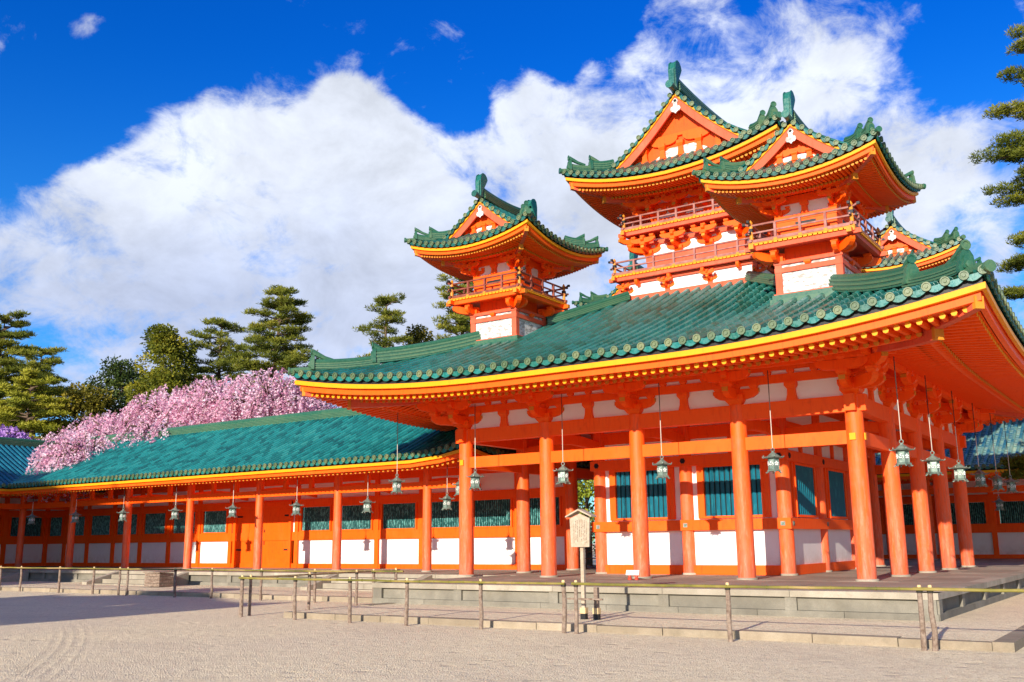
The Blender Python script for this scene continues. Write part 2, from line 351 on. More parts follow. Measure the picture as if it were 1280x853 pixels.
# ------------------------------------------------------------------ mesh helpers
XF = [Matrix.Identity(4)]                 # a frame in which a repeated building is laid out
class MB:
    """collects faces and links them as one mesh object"""
    def __init__(s): s.v = []; s.f = []; s.r = []; s.mi = []
    def add(s, vs, fs, r=None, mi=0):
        b = len(s.v); T = XF[0]
        s.v += [tuple(T @ Vector(p)) for p in vs]
        for k, f in enumerate(fs):
            s.f.append([b + i for i in f]); s.r.append(random.random() if r is None else r); s.mi.append(mi)
    def box(s, x0, x1, y0, y1, z0, z1, mi=0):
        s.hexa([(x0, y0, z0), (x1, y0, z0), (x1, y1, z0), (x0, y1, z0), (x0, y0, z1), (x1, y0, z1), (x1, y1, z1), (x0, y1, z1)], mi)
    def hexa(s, p, mi=0, r=None):
        s.add(p, [(0, 3, 2, 1), (4, 5, 6, 7), (0, 1, 5, 4), (1, 2, 6, 5), (2, 3, 7, 6), (3, 0, 4, 7)], random.random() if r is None else r, mi)
    def obox(s, c, ax, ay, az, mi=0):
        c, ax, ay, az = map(Vector, (c, ax, ay, az))
        s.hexa([c - ax - ay - az, c + ax - ay - az, c + ax + ay - az, c - ax + ay - az, c - ax - ay + az, c + ax - ay + az, c + ax + ay + az, c - ax + ay + az], mi)
    def bar(s, p, q, w, h, mi=0, up=(0, 0, 1)):
        p, q = Vector(p), Vector(q); d = (q - p).normalized(); side = d.cross(Vector(up)).normalized(); u = side.cross(d)
        s.obox((p + q) / 2, side * w / 2, (q - p) / 2, u * h / 2, mi)
    def cyl(s, p, q, r0, r1=None, n=12, caps=True, mi=0):
        s.lathe(p, Vector(q) - Vector(p), [(r0, 0), (r0 if r1 is None else r1, 1)], n, caps, mi)
    def lathe(s, o, d, prof, n=12, caps=True, mi=0, ph=0.):
        """prof: (radius, fraction of d)"""
        o, d = Vector(o), Vector(d); w = d.normalized()
        a = w.orthogonal().normalized() if abs(w.z) < .99 else Vector((1, 0, 0)); b = w.cross(a)
        vs = []
        for r, t in prof:
            for i in range(n):
                g = 2 * pi * i / n + ph; vs.append(o + d * t + a * cos(g) * r + b * sin(g) * r)
        fs = [(j * n + i, j * n + (i + 1) % n, (j + 1) * n + (i + 1) % n, (j + 1) * n + i) for j in range(len(prof) - 1) for i in range(n)]
        if caps: fs += [tuple(reversed(range(n))), tuple(range((len(prof) - 1) * n, len(prof) * n))]
        s.add(vs, fs, random.random(), mi)
    def tube(s, pts, rad, n=6, mi=0):
        pts = [Vector(p) for p in pts]; vs = []
        for i, p in enumerate(pts):
            d = (pts[min(i + 1, len(pts) - 1)] - pts[max(i - 1, 0)]).normalized()
            a = d.cross(Vector((.13, .27, 1))).normalized(); b = d.cross(a); r = rad[i] if isinstance(rad, (list, tuple)) else rad
            vs += [p + a * cos(2 * pi * k / n) * r + b * sin(2 * pi * k / n) * r for k in range(n)]
        fs = [(j * n + i, j * n + (i + 1) % n, (j + 1) * n + (i + 1) % n, (j + 1) * n + i) for j in range(len(pts) - 1) for i in range(n)]
        fs += [tuple(reversed(range(n))), tuple(range((len(pts) - 1) * n, len(pts) * n))]
        s.add(vs, fs, random.random(), mi)
    def prism(s, poly, O, U, V, W, mi=0):
        """polygon (u,v) in the plane O,U,V, thickness vector W centred on it"""
        O, U, V, W = map(Vector, (O, U, V, W)); n = len(poly)
        a = [O + U * u + V * v - W / 2 for u, v in poly]; b = [p + W for p in a]
        s.add(a + b, [tuple(range(n)), tuple(reversed(range(n, 2 * n)))] + [(i, i + n, (i + 1) % n + n, (i + 1) % n) for i in range(n)], random.random(), mi)
    def build(s, name, mats, parent=None, smooth=False, origin=None):
        me = bpy.data.meshes.new(name)
        o = Vector(origin) if origin is not None else Vector((0, 0, 0))
        me.from_pydata([(v[0] - o.x, v[1] - o.y, v[2] - o.z) for v in s.v], [], s.f)
        if not isinstance(mats, (list, tuple)): mats = [mats]
        for m in mats: me.materials.append(m)
        me.polygons.foreach_set('material_index', s.mi)
        at = me.attributes.new('rnd', 'FLOAT', 'FACE'); at.data.foreach_set('value', s.r)
        if smooth:
            me.polygons.foreach_set('use_smooth', [True] * len(me.polygons))
            me.set_sharp_from_angle(angle=radians(38))
        me.update()
        ob = bpy.data.objects.new(name, me); COL.objects.link(ob)
        ob.location = o
        if parent is not None:
            ob.parent = parent; ob.matrix_parent_inverse = Matrix.Identity(4)
            pw = Vector((0, 0, 0)); q = parent
            while q is not None: pw += Vector(q.location); q = q.parent
            ob.location = o - pw
        return ob
def tag(o, label=None, cat=None, group=None, kind=None):
    if label: o['label'] = label
    if cat: o['category'] = cat
    if group: o['group'] = group
    if kind: o['kind'] = kind
    return o
def empty(name, loc=(0, 0, 0)):
    o = bpy.data.objects.new(name, None); COL.objects.link(o); o.location = loc; o.empty_display_size = .3; return o
def children(o): return [c for c in bpy.data.objects if c.parent is o]
def copy_tree(o, parent=None, kids=None):
    c = o.copy(); COL.objects.link(c)
    if parent is not None: c.parent = parent
    for ch in children(o): copy_tree(ch, c)
    return c
Z = Vector((0, 0, 1))

# ------------------------------------------------------------------ curved hipped tile roofs
class Roof:
    """rectangular roof; a runs along an eave, s inwards from it; sides 0 front, 1 right, 2 back, 3 left"""
    def __init__(s, cx, cy, hx, hy, z0, slope, up=.4, A=5., S=4., pw=2.4):
        s.cx, s.cy, s.hx, s.hy, s.z0, s.slope, s.up, s.A, s.S, s.pw = cx, cy, hx, hy, z0, slope, up, A, S, pw
    def half(s, k): return s.hx if k % 2 == 0 else s.hy
    def P(s, k, a, q, z):
        if k == 0: return (s.cx + a, s.cy - s.hy + q, z)
        if k == 1: return (s.cx + s.hx - q, s.cy + a, z)
        if k == 2: return (s.cx - a, s.cy + s.hy - q, z)
        return (s.cx - s.hx + q, s.cy - a, z)
    def lift(s, d, q):
        d = max(d, 0)
        return s.up * max(0, 1 - d / s.A) ** s.pw * max(0, 1 - max(q, 0) / s.S) ** 1.4
    def prof(s, q): return s.slope[0] * q + s.slope[1] * q * q
    def surf(s, q, d): return s.z0 + s.prof(q) + s.lift(d, q)

def tile_slope(R, k, s_max, mb, me, pitch=.32, r=.075, tl=.36, ends=(True, True), gable=None, rows=None, cut=None):
    """one slope: round rolls, concave pans, eave discs and lips. ends: hip at -a / +a end.
       gable=(s_g): above s_g the slope runs on to the ridge, ended by verges instead of hips"""
    H = R.half(k)
    def dist(a):
        d = 1e9
        if ends[0]: d = min(d, a + H)
        if ends[1]: d = min(d, H - a)
        return d
    def lim(a):
        d = dist(a)
        q = s_max if (gable is not None and d >= gable) else min(s_max, d)
        if cut is not None: q = min(q, cut(a))
        return q
    n = max(2, int(round(2 * H / pitch))); st = 2 * H / n
    K = 5
    for i in range(n + 1):
        a = -H + i * st
        # roll
        q1 = lim(a)
        nt = max(1, int(math.ceil(q1 / tl)))
        rr = r
        for j in range(nt):
            qa, qb = j * tl, min((j + 1) * tl, q1)
            if j == 0: qa = -.05
            if qb - qa < .02: continue
            vs = []
            for q, sc in ((qa, 1.05), (qb, .985)):
                z = R.surf(q, dist(a)) + .035
                for t in range(K):
                    g = pi * t / (K - 1)
                    aa = a + cos(g) * rr * sc
                    vs.append(R.P(k, aa, q, z + (sin(g) * sc - .25) * rr * 1.15))
            mb.add(vs, [(t, t + 1, K + t + 1, K + t) for t in range(K - 1)], random.random() * .7)
            if j > 0: mb.add(vs[:K], [tuple(range(K))], .0)
        # eave disc
        z = R.surf(-.05, dist(a)) + .03
        c = Vector(R.P(k, a, -.055, z)); o = Vector(R.P(k, a, -1, z)) - Vector(R.P(k, a, 0, z)); o.normalize()
        me.lathe(c, o * .05, [(rr * 1.15, 0), (rr * 1.15, 1), (rr * .85, 1), (rr * .80, .6), (rr * .45, .6), (rr * .38, 1.)], 10, True, 0)
        # pan between this roll and the next
        if i < n:
            am = a + st / 2; q1 = lim(am)
            if q1 < .05: continue
            nt = max(1, int(math.ceil(q1 / (tl * .75)))); tq = q1 / nt
            for j in range(nt):
                qa, qb = j * tq, (j + 1) * tq
                if j == 0: qa = -.04
                vs = []
                for q, dz in ((qa, .028), (qb + .02, .0)):
                    z = R.surf(q, dist(am)) + dz - .012
                    zl = R.surf(q, dist(a)) + dz; zr = R.surf(q, dist(a + st)) + dz
                    vs += [R.P(k, a, q, zl + .012), R.P(k, a + st * .25, q, z - .012), R.P(k, am, q, z - .024), R.P(k, a + st * .75, q, z - .012), R.P(k, a + st, q, zr + .012)]
                mb.add(vs, [(t, t + 1, 6 + t, 5 + t) for t in range(4)], .25 + .75 * random.random())
                lo = [(v[0], v[1], v[2] - .045) for v in vs[:5]]
                mb.add(vs[:5] + lo, [(t, t + 5, t + 6, t + 1) for t in range(4)], random.random() * .5)
            # hanging lip of the pan tile at the eave
            pl = []
            for t in range(6):
                f = t / 5; aa = a + st * f
                zz = R.surf(-.05, dist(aa)) - .005
                pl.append((aa, zz + .02, zz - .035 - .075 * sin(pi * f) * st / .32))
            vs = [R.P(k, p[0], -.06, p[1]) for p in pl] + [R.P(k, p[0], -.06, p[2]) for p in pl] + [R.P(k, p[0], -.025, p[2]) for p in pl]
            me.add(vs, [(t, t + 1, 7 + t, 6 + t) for t in range(5)] + [(6 + t, 7 + t, 13 + t, 12 + t) for t in range(5)], random.random() * .5, 1)

def sweep(R, k, mb, sec, seg=24, mi=0, ends=(True, True), lift_at=None, zr=None):
    """carry a closed section [(s, z)] along side k with mitred ends"""
    H = R.half(k); n = len(sec); vs = []
    for i in range(seg + 1):
        f = -1 + 2 * i / seg; f = math.copysign(abs(f) ** .8, f)
        for q, z in sec:
            h0 = (H - q) if ends[0] else H; h1 = (H - q) if ends[1] else H
            a = f * (h0 if f < 0 else h1)
            d = 1e9
            if ends[0]: d = min(d, a + H)
            if ends[1]: d = min(d, H - a)
            vs.append(R.P(k, a, q, z + R.lift(d, q if lift_at is None else lift_at)))
    fs = [(i * n + j, (i + 1) * n + j, (i + 1) * n + (j + 1) % n, i * n + (j + 1) % n) for i in range(seg) for j in range(n)]
    fs += [tuple(range(n)), tuple(reversed(range(seg * n, seg * n + n)))]
    mb.add(vs, fs, random.random(), mi)
def rect(q0, q1, z0, z1): return [(q0, z0), (q1, z0), (q1, z1), (q0, z1)]

def eaves(R, k, parent, sc=1.0, body=3.4, ends=(True, True), two=True, pitch=.21, name='rafter_eaves', tip1=1):
    """boards, rafters with painted tips and soffit under one side of the roof"""
    mb = MB(); z0 = R.z0; H = R.half(k)
    y = z0 - .195 * sc                                    # yellow board top
    sweep(R, k, mb, rect(.0, .07 * sc, y - .115 * sc, y), mi=1, ends=ends)
    sweep(R, k, mb, rect(.075 * sc, .30 * sc, y - .055 * sc, y + .05 * sc), mi=0, ends=ends)
    sweep(R, k, mb, rect(.11 * sc, .21 * sc, y - .262 * sc, y - .056 * sc), mi=0, ends=ends)
    dark = rect(.05, .10, y + .002, z0 - .005)  # black strip: shadow of the gap below the tiles, put into colour
    sweep(R, k, mb, dark, mi=3, ends=ends)
    # rafters
    zt = y - .298 * sc
    n = int(round(2 * H / (pitch))); st = 2 * H / n
    def beam(a, qa, qb, za, zb, w, h, d, tip):
        if qb - qa < .06: return
        vs = []
        for q, z in ((qa, za), (qb, zb)):
            L = R.lift(d, q)
            for da, dz in ((-w / 2, -h / 2), (w / 2, -h / 2), (w / 2, h / 2), (-w / 2, h / 2)): vs.append(R.P(k, a + da, q, z + dz + L))
        mb.add(vs, [(0, 3, 2, 1), (4, 5, 6, 7), (0, 1, 5, 4), (1, 2, 6, 5), (2, 3, 7, 6), (3, 0, 4, 7)], random.random(), 0)
        c = Vector(R.P(k, a, qa, za + R.lift(d, qa))); o = Vector(R.P(k, a, -1, 0)) - Vector(R.P(k, a, 0, 0))
        mb.lathe(c - o * .002, o * .012, [(h * .58, 0), (h * .58, 1)], 8, True, tip)
    f0, f1 = .25 * sc, 1.75 * sc
    rise_f = .13; rise_l = .24
    for i in range(1, n):
        a = -H + i * st; d = 1e9
        if ends[0]: d = min(d, a + H)
        if ends[1]: d = min(d, H - a)
        lim = d - .02
        w = .085 * sc; h = .10 * sc
        if two:
            beam(a, f0 + .03, min(f1, lim), zt, zt + rise_f * (min(f1, lim) - f0), w, h, d, tip1)
            l0 = 1.18 * sc; zl = zt + .045 * sc
            beam(a, l0, min(body + .3, lim), zl, zl + rise_l * (min(body + .3, lim) - l0), w, h, d, 2)
        else:
            beam(a, f0 + .03, min(body, lim), zt, zt + rise_l * 1.35 * (min(body, lim) - f0), w, h, d, 2)
    # soffit boards above the rafters
    zs = zt + .055 * sc
    if two:
        sweep(R, k, mb, [(.24 * sc, zs), (1.9 * sc, zs + rise_f * 1.65 * sc), (1.9 * sc, zs + rise_f * 1.65 * sc + .03), (.24 * sc, zs + .03)], ends=ends)
        sweep(R, k, mb, rect(1.27 * sc, 1.40 * sc, zt + .035 * sc, zs + rise_f * sc + .02), ends=ends)
        sweep(R, k, mb, [(1.41 * sc, zs + .02), (body + .4, zs + .02 + rise_l * (body + .4 - 1.41 * sc)), (body + .4, zs + .05 + rise_l * (body + .4 - 1.41 * sc)), (1.41 * sc, zs + .05)], ends=ends)
    else:
        q1 = body + .1; rz = rise_l * 1.35 * (q1 - f0)
        sweep(R, k, mb, [(.24 * sc, zs), (q1, zs + rz), (q1, zs + rz + .03), (.24 * sc, zs + .03)], ends=ends)
    return mb.build(name, [M['verm'], M['yellow'], M['gold'], M['black']], parent)

def hip_rafter(R, corner, parent, sc=1.0, body=3.4):
    """diagonal corner rafters with yellow capped ends; corner = (sx, sy)"""
    sx, sy = corner; mb = MB()
    zt = R.z0 - .195 * sc - .298 * sc
    def pt(q, z, qq=None):
        return Vector((R.cx + sx * (R.hx - q), R.cy + sy * (R.hy - q), z + R.lift(q, q)))
    def seg(q0, q1, z0, z1, w, h, yel):
        n = 6; D = Vector((-sx, -sy, 0)).normalized(); sd = D.cross(Z) * w / 2
        P0 = [pt(q0 + (q1 - q0) * i / n, z0 + (z1 - z0) * i / n) for i in range(n + 1)]
        vs = []
        for p in P0: vs += [p - sd - Z * h / 2, p + sd - Z * h / 2, p + sd + Z * h / 2, p - sd + Z * h / 2]
        mb.add(vs, [(4 * i + j, 4 * i + (j + 1) % 4, 4 * i + 4 + (j + 1) % 4, 4 * i + 4 + j) for i in range(n) for j in range(4)] + [(0, 3, 2, 1), (4 * n, 4 * n + 1, 4 * n + 2, 4 * n + 3)], .5, 1)
        c = P0[0]; mb.obox(c + D * .028, sd * 1.05, D * .045, Z * h / 2 * 1.05, 0)
    seg(.16 * sc, 2.0 * sc, zt + .02, zt + .02 + .13 * 1.8 * sc, .17 * sc, .22 * sc, 1)
    seg(1.05 * sc, body + .3, zt - .06 * sc, zt - .06 * sc + .24 * (body + .3 - 1.05 * sc), .19 * sc, .24 * sc, 1)
    return mb.build('hip_rafter', [M['gold'], M['salmon']], parent)

def ridge_bar(mb, pts, w, h, layers=3, cap=True):
    layers = layers * 2
    """ridge of stacked courses along a path with a half-round cap"""
    pts = [Vector(p) for p in pts]
    def side(i):
        d = pts[min(i + 1, len(pts) - 1)] - pts[max(i - 1, 0)]; d.z = 0; return d.normalized().cross(Z)
    for L in range(layers):
        z0 = h * L / layers; z1 = h * (L + 1) / layers
        ww = w * (1.0 - .035 * L) * (1 if L % 2 else .86)
        vs = []
        for i, p in enumerate(pts):
            sd = side(i) * ww / 2
            vs += [p - sd + Z * z0, p + sd + Z * z0, p + sd + Z * z1, p - sd + Z * z1]
        n = len(pts)
        mb.add(vs, [(4 * i + j, 4 * i + (j + 1) % 4, 4 * i + 4 + (j + 1) % 4, 4 * i + 4 + j) for i in range(n - 1) for j in range(4)] + [(0, 3, 2, 1), (4 * n - 4, 4 * n - 3, 4 * n - 2, 4 * n - 1)], random.random() * .25 + (.0 if L % 2 == 0 else .75))
    if cap:
        mb.tube([p + Z * (h + w * .10) for p in pts], w * .34, 8)

def onigawara(mb, p, out, s=1.0, roll=True):
    """ridge-end tile: shaped plate facing 'out' with a knob roll above"""
    out = Vector(out); out.z = 0; out.normalize(); sd = out.cross(Z); p = Vector(p)
    poly = [(-.17, 0), (.17, 0), (.19, .08), (.15, .20), (.14, .32), (.08, .42), (0, .46), (-.08, .42), (-.14, .32), (-.15, .20), (-.19, .08)]
    mb.prism([(u * s, v * s) for u, v in poly], p, sd, Z, out * .10 * s)
    mb.prism([(u * s * .62, v * s * .62 + .07 * s) for u, v in poly], p + out * .06 * s, sd, Z, out * .05 * s)
    mb.lathe(p + Z * .14 * s + out * .05 * s, out * .08 * s, [(.075 * s, 0), (.075 * s, .8), (.03 * s, 1)], 10)
    if roll:
        a = p + Z * .27 * s - out * .62 * s; b = p + Z * .52 * s + out * .03 * s
        mb.tube([a, a.lerp(b, .45) - Z * .035 * s, a.lerp(b, .8) - Z * .01 * s, b], [.05 * s, .065 * s, .08 * s, .088 * s], 8)
        mb.lathe(b, out * .035 * s, [(.105 * s, 0), (.105 * s, 1), (.07 * s, 1), (.06 * s, .5)], 10)

def hip_ridge(R, corner, mb, q1, st1=.25, st2=1.0, w=.26, h=.22, sc=1.0, lead=0.10):
    sx, sy = corner
    def pt(q, dz=0.): return Vector((R.cx + sx * (R.hx - q), R.cy + sy * (R.hy - q), R.surf(q, q) + dz))
    out = Vector((sx, sy, 0))
    n = 10
    # roll at the very corner
    mb.tube([pt(q, .08) for q in (-.10, .1, st1 + .2)], .095 * sc, 8)
    mb.lathe(pt(-.10, .085), out.normalized() * .05, [(.115 * sc, 0), (.115 * sc, 1)], 10)
    def run(qa, qb, h0, rise):
        P = []
        for i in range(n + 1):
            f = i / n; q = qa + (qb - qa) * f
            P.append(pt(q, .03 + rise * (1 - f) ** 2.2))
        ridge_bar(mb, P, w, h0, 3)
        onigawara(mb, P[0] - Vector((-sx, -sy, 0)).normalized() * .02, out, sc * 1.0)
    run(st1, st2 + .1, h * .62, .05)
    run(st2, q1, h, .08)

def fin(mb, p, out, s=1.0):
    """tall ridge-end finial: framed front face, curled crest turning back"""
    out = Vector(out).normalized(); sd = out.cross(Z); p = Vector(p)
    prof = [(.14, 0), (.15, .30), (.16, .66), (.11, .90), (.0, 1.0), (-.14, .98), (-.25, .88), (-.29, .76), (-.24, .66), (-.17, .68), (-.15, .76), (-.10, .74), (-.09, .62), (-.14, .55), (-.13, .45), (-.20, .40), (-.19, .30), (-.29, .24), (-.30, .14), (-.44, .09), (-.5, 0)]
    mb.prism([(u * s, v * s) for u, v in prof], p, out, Z, sd * .18 * s)
    for e in (-1, 1):
        mb.prism([(u * s * 1.10 , v * s * 1.03) for u, v in prof[:9]] , p + sd * e * .115 * s, out, Z, sd * .05 * s)
    mb.obox(p + out * .20 * s + Z * .36 * s, sd * .08 * s, out * .012 * s, Z * .32 * s)
    mb.tube([p + out * .05 * s, p + out * .42 * s + Z * .03 * s], .12 * s, 8)
    mb.lathe(p + out * .42 * s + Z * .03 * s, out * .04 * s, [(.14 * s, 0), (.14 * s, 1)], 10)

# ------------------------------------------------------------------ timber brackets
def masu(mb, c, A, N, w, h, mi=0):
    c = Vector(c); vs = []
    for z, k in ((0, .66), (h * .45, 1), (h, 1)):
        for ea, en in ((-1, -1), (1, -1), (1, 1), (-1, 1)): vs.append(c + A * ea * w / 2 * k + N * en * w / 2 * k + Z * z)
    mb.add(vs, [(4 * i + j, 4 * i + (j + 1) % 4, 4 * i + 4 + (j + 1) % 4, 4 * i + 4 + j) for i in range(2) for j in range(4)] + [(3, 2, 1, 0), (8, 9, 10, 11)], .5, mi)
def hijiki(mb, c, A, W, L0, L1, h, mi=0):
    """bow arm from -L0 to L1 along A, thickness vector W, underside curving up at the ends"""
    def end(L, sg):
        if L < .12: return [(sg * L, 0), (sg * L, h)]
        r = min(.30, L * .55)
        return [(sg * (L - r), 0), (sg * (L - r * .45), h * .14), (sg * (L - r * .12), h * .40), (sg * L, h * .62), (sg * L, h)]
    poly = end(L1, 1) + list(reversed(end(L0, -1)))
    mb.prism(poly, c, A, Z, W, mi)
def bracket(parent, O, A, N, k=1., steps=1, inner=.25, corner=None):
    """three-on-one bracket set on a post head; O the head, A along the wall, N outwards"""
    O, A, N = Vector(O), Vector(A).normalized(), Vector(N).normalized(); mb = MB()
    masu(mb, O, A, N, .44 * k, .24 * k)
    t = .15 * k
    z1 = O + Z * .13 * k
    hijiki(mb, z1, A, N * t, .56 * k, .56 * k, .24 * k)
    hijiki(mb, z1 + Z * .002, N, A * t, inner, .72 * k, .24 * k)
    for e in (-.45, 0, .45): masu(mb, z1 + A * e * k + Z * .24 * k, A, N, .22 * k, .13 * k)
    tip = z1 + N * .62 * k
    mb.obox(z1 + N * (.72 * k + .006) + Z * .19 * k, A * t * .5, N * .008, Z * .05 * k, 1)
    for e in (-1, 1): mb.obox(z1 + A * e * (.56 * k + .006) + Z * .195 * k, A * .007, N * t * .5, Z * .045 * k, 1)
    masu(mb, tip + Z * .24 * k, A, N, .24 * k, .13 * k)
    z2 = O + Z * .50 * k
    hijiki(mb, z2 + N * .62 * k, A, N * t * .95, .58 * k, .58 * k, .22 * k)
    for e in (-1, 1): mb.obox(z2 + N * .62 * k + A * e * (.58 * k + .006) + Z * .18 * k, A * .007, N * t * .47, Z * .04 * k, 1)
    hijiki(mb, z2 + Z * .002, N, A * t * .95, .1, .98 * k if steps > 1 else .80 * k, .22 * k)
    for e in (-.45, 0, .45): masu(mb, z2 + N * .62 * k + A * e * k + Z * .22 * k, A, N, .20 * k, .12 * k)
    if corner is not None:
        D = (A * corner + N).normalized(); tt = D.cross(Z) * t
        hijiki(mb, z1 + Z * .004, D, tt, .1, 1.0 * k, .24 * k)
        masu(mb, z1 + D * .90 * k + Z * .24 * k, A, N, .24 * k, .13 * k)
        hijiki(mb, z2 + Z * .004, D, tt, .1, 1.42 * k, .24 * k)
        mb.obox(z2 + D * (1.42 * k + .008) + Z * .19 * k, tt * .5, D * .01, Z * .06 * k, 1)
        masu(mb, z2 + D * 1.25 * k + Z * .24 * k, A, N, .24 * k, .13 * k)
        # arms seen on the other face of the corner
        hijiki(mb, z1 + Z * .004, A * corner, N * t * .95, .1, .72 * k, .232 * k)
        mb.obox(z1 + A * corner * (.72 * k + .007) + Z * .19 * k, N * t * .5, A * .008, Z * .05 * k, 1)
        c2 = z1 + A * corner * .62 * k + Z * .24 * k
        masu(mb, c2, A, N, .24 * k, .13 * k)
        hijiki(mb, z2 + A * corner * .62 * k, N, A * t * .95, .58 * k, .58 * k, .22 * k)
        for e in (-.45, 0, .45): masu(mb, z2 + A * corner * .62 * k + N * e * k + Z * .22 * k, A, N, .20 * k, .12 * k)
    return mb.build('bracket_set', [M['verm'], M['gold']], parent, origin=O)
def strut(mb, c, A, N, h, w=.20, mi=0):
    """flared strut between bracket sets"""
    poly = [(-w * .62, 0), (w * .62, 0), (w * .45, h * .3), (w * .42, h * .62), (-w * .42, h * .62), (-w * .45, h * .3)]
    mb.prism(poly, c, Vector(A), Z, Vector(N) * .12, mi)
    masu(mb, Vector(c) + Z * h * .62, Vector(A), Vector(N), w * 1.25, h * .38, mi)
# ------------------------------------------------------------------ ground, kerbs
AX = Vector((1, 0, 0)); AY = Vector((0, 1, 0))
GZ, AZ = -.56, -.45
mb = MB(); mb.add([(-400, -300, GZ), (400, -300, GZ), (400, 500, GZ), (-400, 500, GZ)], [(0, 1, 2, 3)])
tag(mb.build('ground', M['gravel']), kind='structure')
mb = MB()
mb.add([(-9.6, -7.6, AZ), (3.6, -7.6, AZ), (3.6, 30, AZ), (-9.6, 30, AZ)], [(0, 1, 2, 3)])
mb.add([(-45, -3.2, AZ), (-9.6, -3.2, AZ), (-9.6, 12, AZ), (-45, 12, AZ)], [(0, 1, 2, 3)])
tag(mb.build('gravel_apron', M['gravel']), kind='structure')
mb = MB()
def kerb_run(p, q, w=.26, step=1.15):
    p, q = Vector(p), Vector(q); L = (q - p).length; d = (q - p) / L; n = max(1, round(L / step)); sd = d.cross(Z)
    for i in range(n):
        a = p + d * (L * i / n + .006); b = p + d * (L * (i + 1) / n - .006); j = random.uniform(-.008, .008)
        mb.obox((a + b) / 2 + Z * (AZ + .006 + j - GZ) / 2 - Z * .03, (b - a) / 2, sd * (w / 2 + random.uniform(-.006, .006)), Z * ((AZ + .006 + j - GZ) / 2 + .03))
kerb_run((-9.35, -7.63, GZ), (3.6, -7.63, GZ)); kerb_run((3.73, -7.76, GZ), (3.73, 28, GZ)); kerb_run((-9.5, -7.76, GZ), (-9.5, -3.2, GZ)); kerb_run((-44, -3.1, GZ), (-9.64, -3.1, GZ))
tag(mb.build('kerb', M['kerb']), kind='structure')

# ------------------------------------------------------------------ stone platform with its stairs
plat = tag(empty('stone_platform', (-4, 3, AZ)), 'long grey granite platform carrying the vermilion gate and its corridors', 'platform')
mb = MB()
def pave(x0, x1, y0, y1, s=1.35):
    nx = round((x1 - x0) / s); ny = round((y1 - y0) / s)
    for i in range(nx):
        for j in range(ny):
            mb.box(x0 + (x1 - x0) * i / nx + .006, x0 + (x1 - x0) * (i + 1) / nx - .006, y0 + (y1 - y0) * j / ny + .006, y0 + (y1 - y0) * (j + 1) / ny - .006, -.1, -.012 + random.uniform(-.003, .003))
pave(-9.75, 2.0, -4.25, 28); pave(-44, -9.77, .95, 11); pave(2.02, 16, 18, 28)
mb.box(-44, 2.0, .96, 10.9, -.2, -.11); mb.box(-9.7, 1.98, -4.2, .94, -.2, -.11)
mb.build('paving', M['paving'], plat)
def plat_wall(p, q, out):
    """coping, recessed panels between pilasters, plinth course"""
    p, q, out = Vector(p), Vector(q), Vector(out); L = (q - p).length; d = (q - p) / L
    cp, pa, pl = MB(), MB(), MB()
    n = round(L / 2.3)
    for i in range(n):
        a = p + d * (L * i / n + .004); b = p + d * (L * (i + 1) / n - .004)
        cp.obox((a + b) / 2 - out * .18 - Z * .055, (b - a) / 2, out * .18, Z * .055)
        c = p + d * (L * (i + .5) / n) - out * .10
        pa.obox(c - Z * .225 - out * .12, d * (L / n / 2 - .10), out * .12, Z * .115)
    for i in range(n + 1):
        c = p + d * min(max(L * i / n, .11), L - .11) - out * .16
        pi_ = MB(); pi_.obox(c - Z * .228, d * .105, out * .12, Z * .116); pi_.build('pilaster', M['stone'], plat)
    m = round(L / 1.6)
    for i in range(m):
        a = p + d * (L * i / m + .004); b = p + d * (L * (i + 1) / m - .004)
        pl.obox((a + b) / 2 - out * .16 - Z * .405, (b - a) / 2, out * .14, Z * .062)
    pa.build('panel_stone', M['stone'], plat); cp.build('coping', M['stone_pale'], plat); pl.build('plinth_course', M['stone'], plat)
plat_wall((-10.1, -4.6, 0), (2.35, -4.6, 0), (0, -1, 0)); plat_wall((2.35, -4.62, 0), (2.35, 28, 0), (1, 0, 0))
plat_wall((-10.1, .6, 0), (-10.1, -4.58, 0), (-1, 0, 0)); plat_wall((-44, .6, 0), (-10.12, .6, 0), (0, -1, 0))
def stairs(x0, x1, y, n=3):
    st = MB(); h = .45 / n
    for i in range(n):
        k = int((x1 - x0) / 1.2)
        for j in range(k):
            st.box(x0 + (x1 - x0) * j / k + .005, x0 + (x1 - x0) * (j + 1) / k - .005, y - .36 * (i + 1), y - .002 - (.36 * i), AZ, -h * (i + 1) + h - .02 - .10)
    for x in (x0 - .17, x1 + .17): st.hexa([(x - .14, y - .36 * n - .25, AZ), (x + .14, y - .36 * n - .25, AZ), (x + .14, y - .002, AZ), (x - .14, y - .002, AZ), (x - .14, y - .36 * n - .25, AZ + .1), (x + .14, y - .36 * n - .25, AZ + .1), (x + .14, y - .002, -.01), (x - .14, y - .002, -.01)])
    st.build('stone_steps', M['stone_pale'], plat)
stairs(-27.5, -23.8, .6); stairs(-16.2, -12.8, .6); stairs(-37, -34, .6)

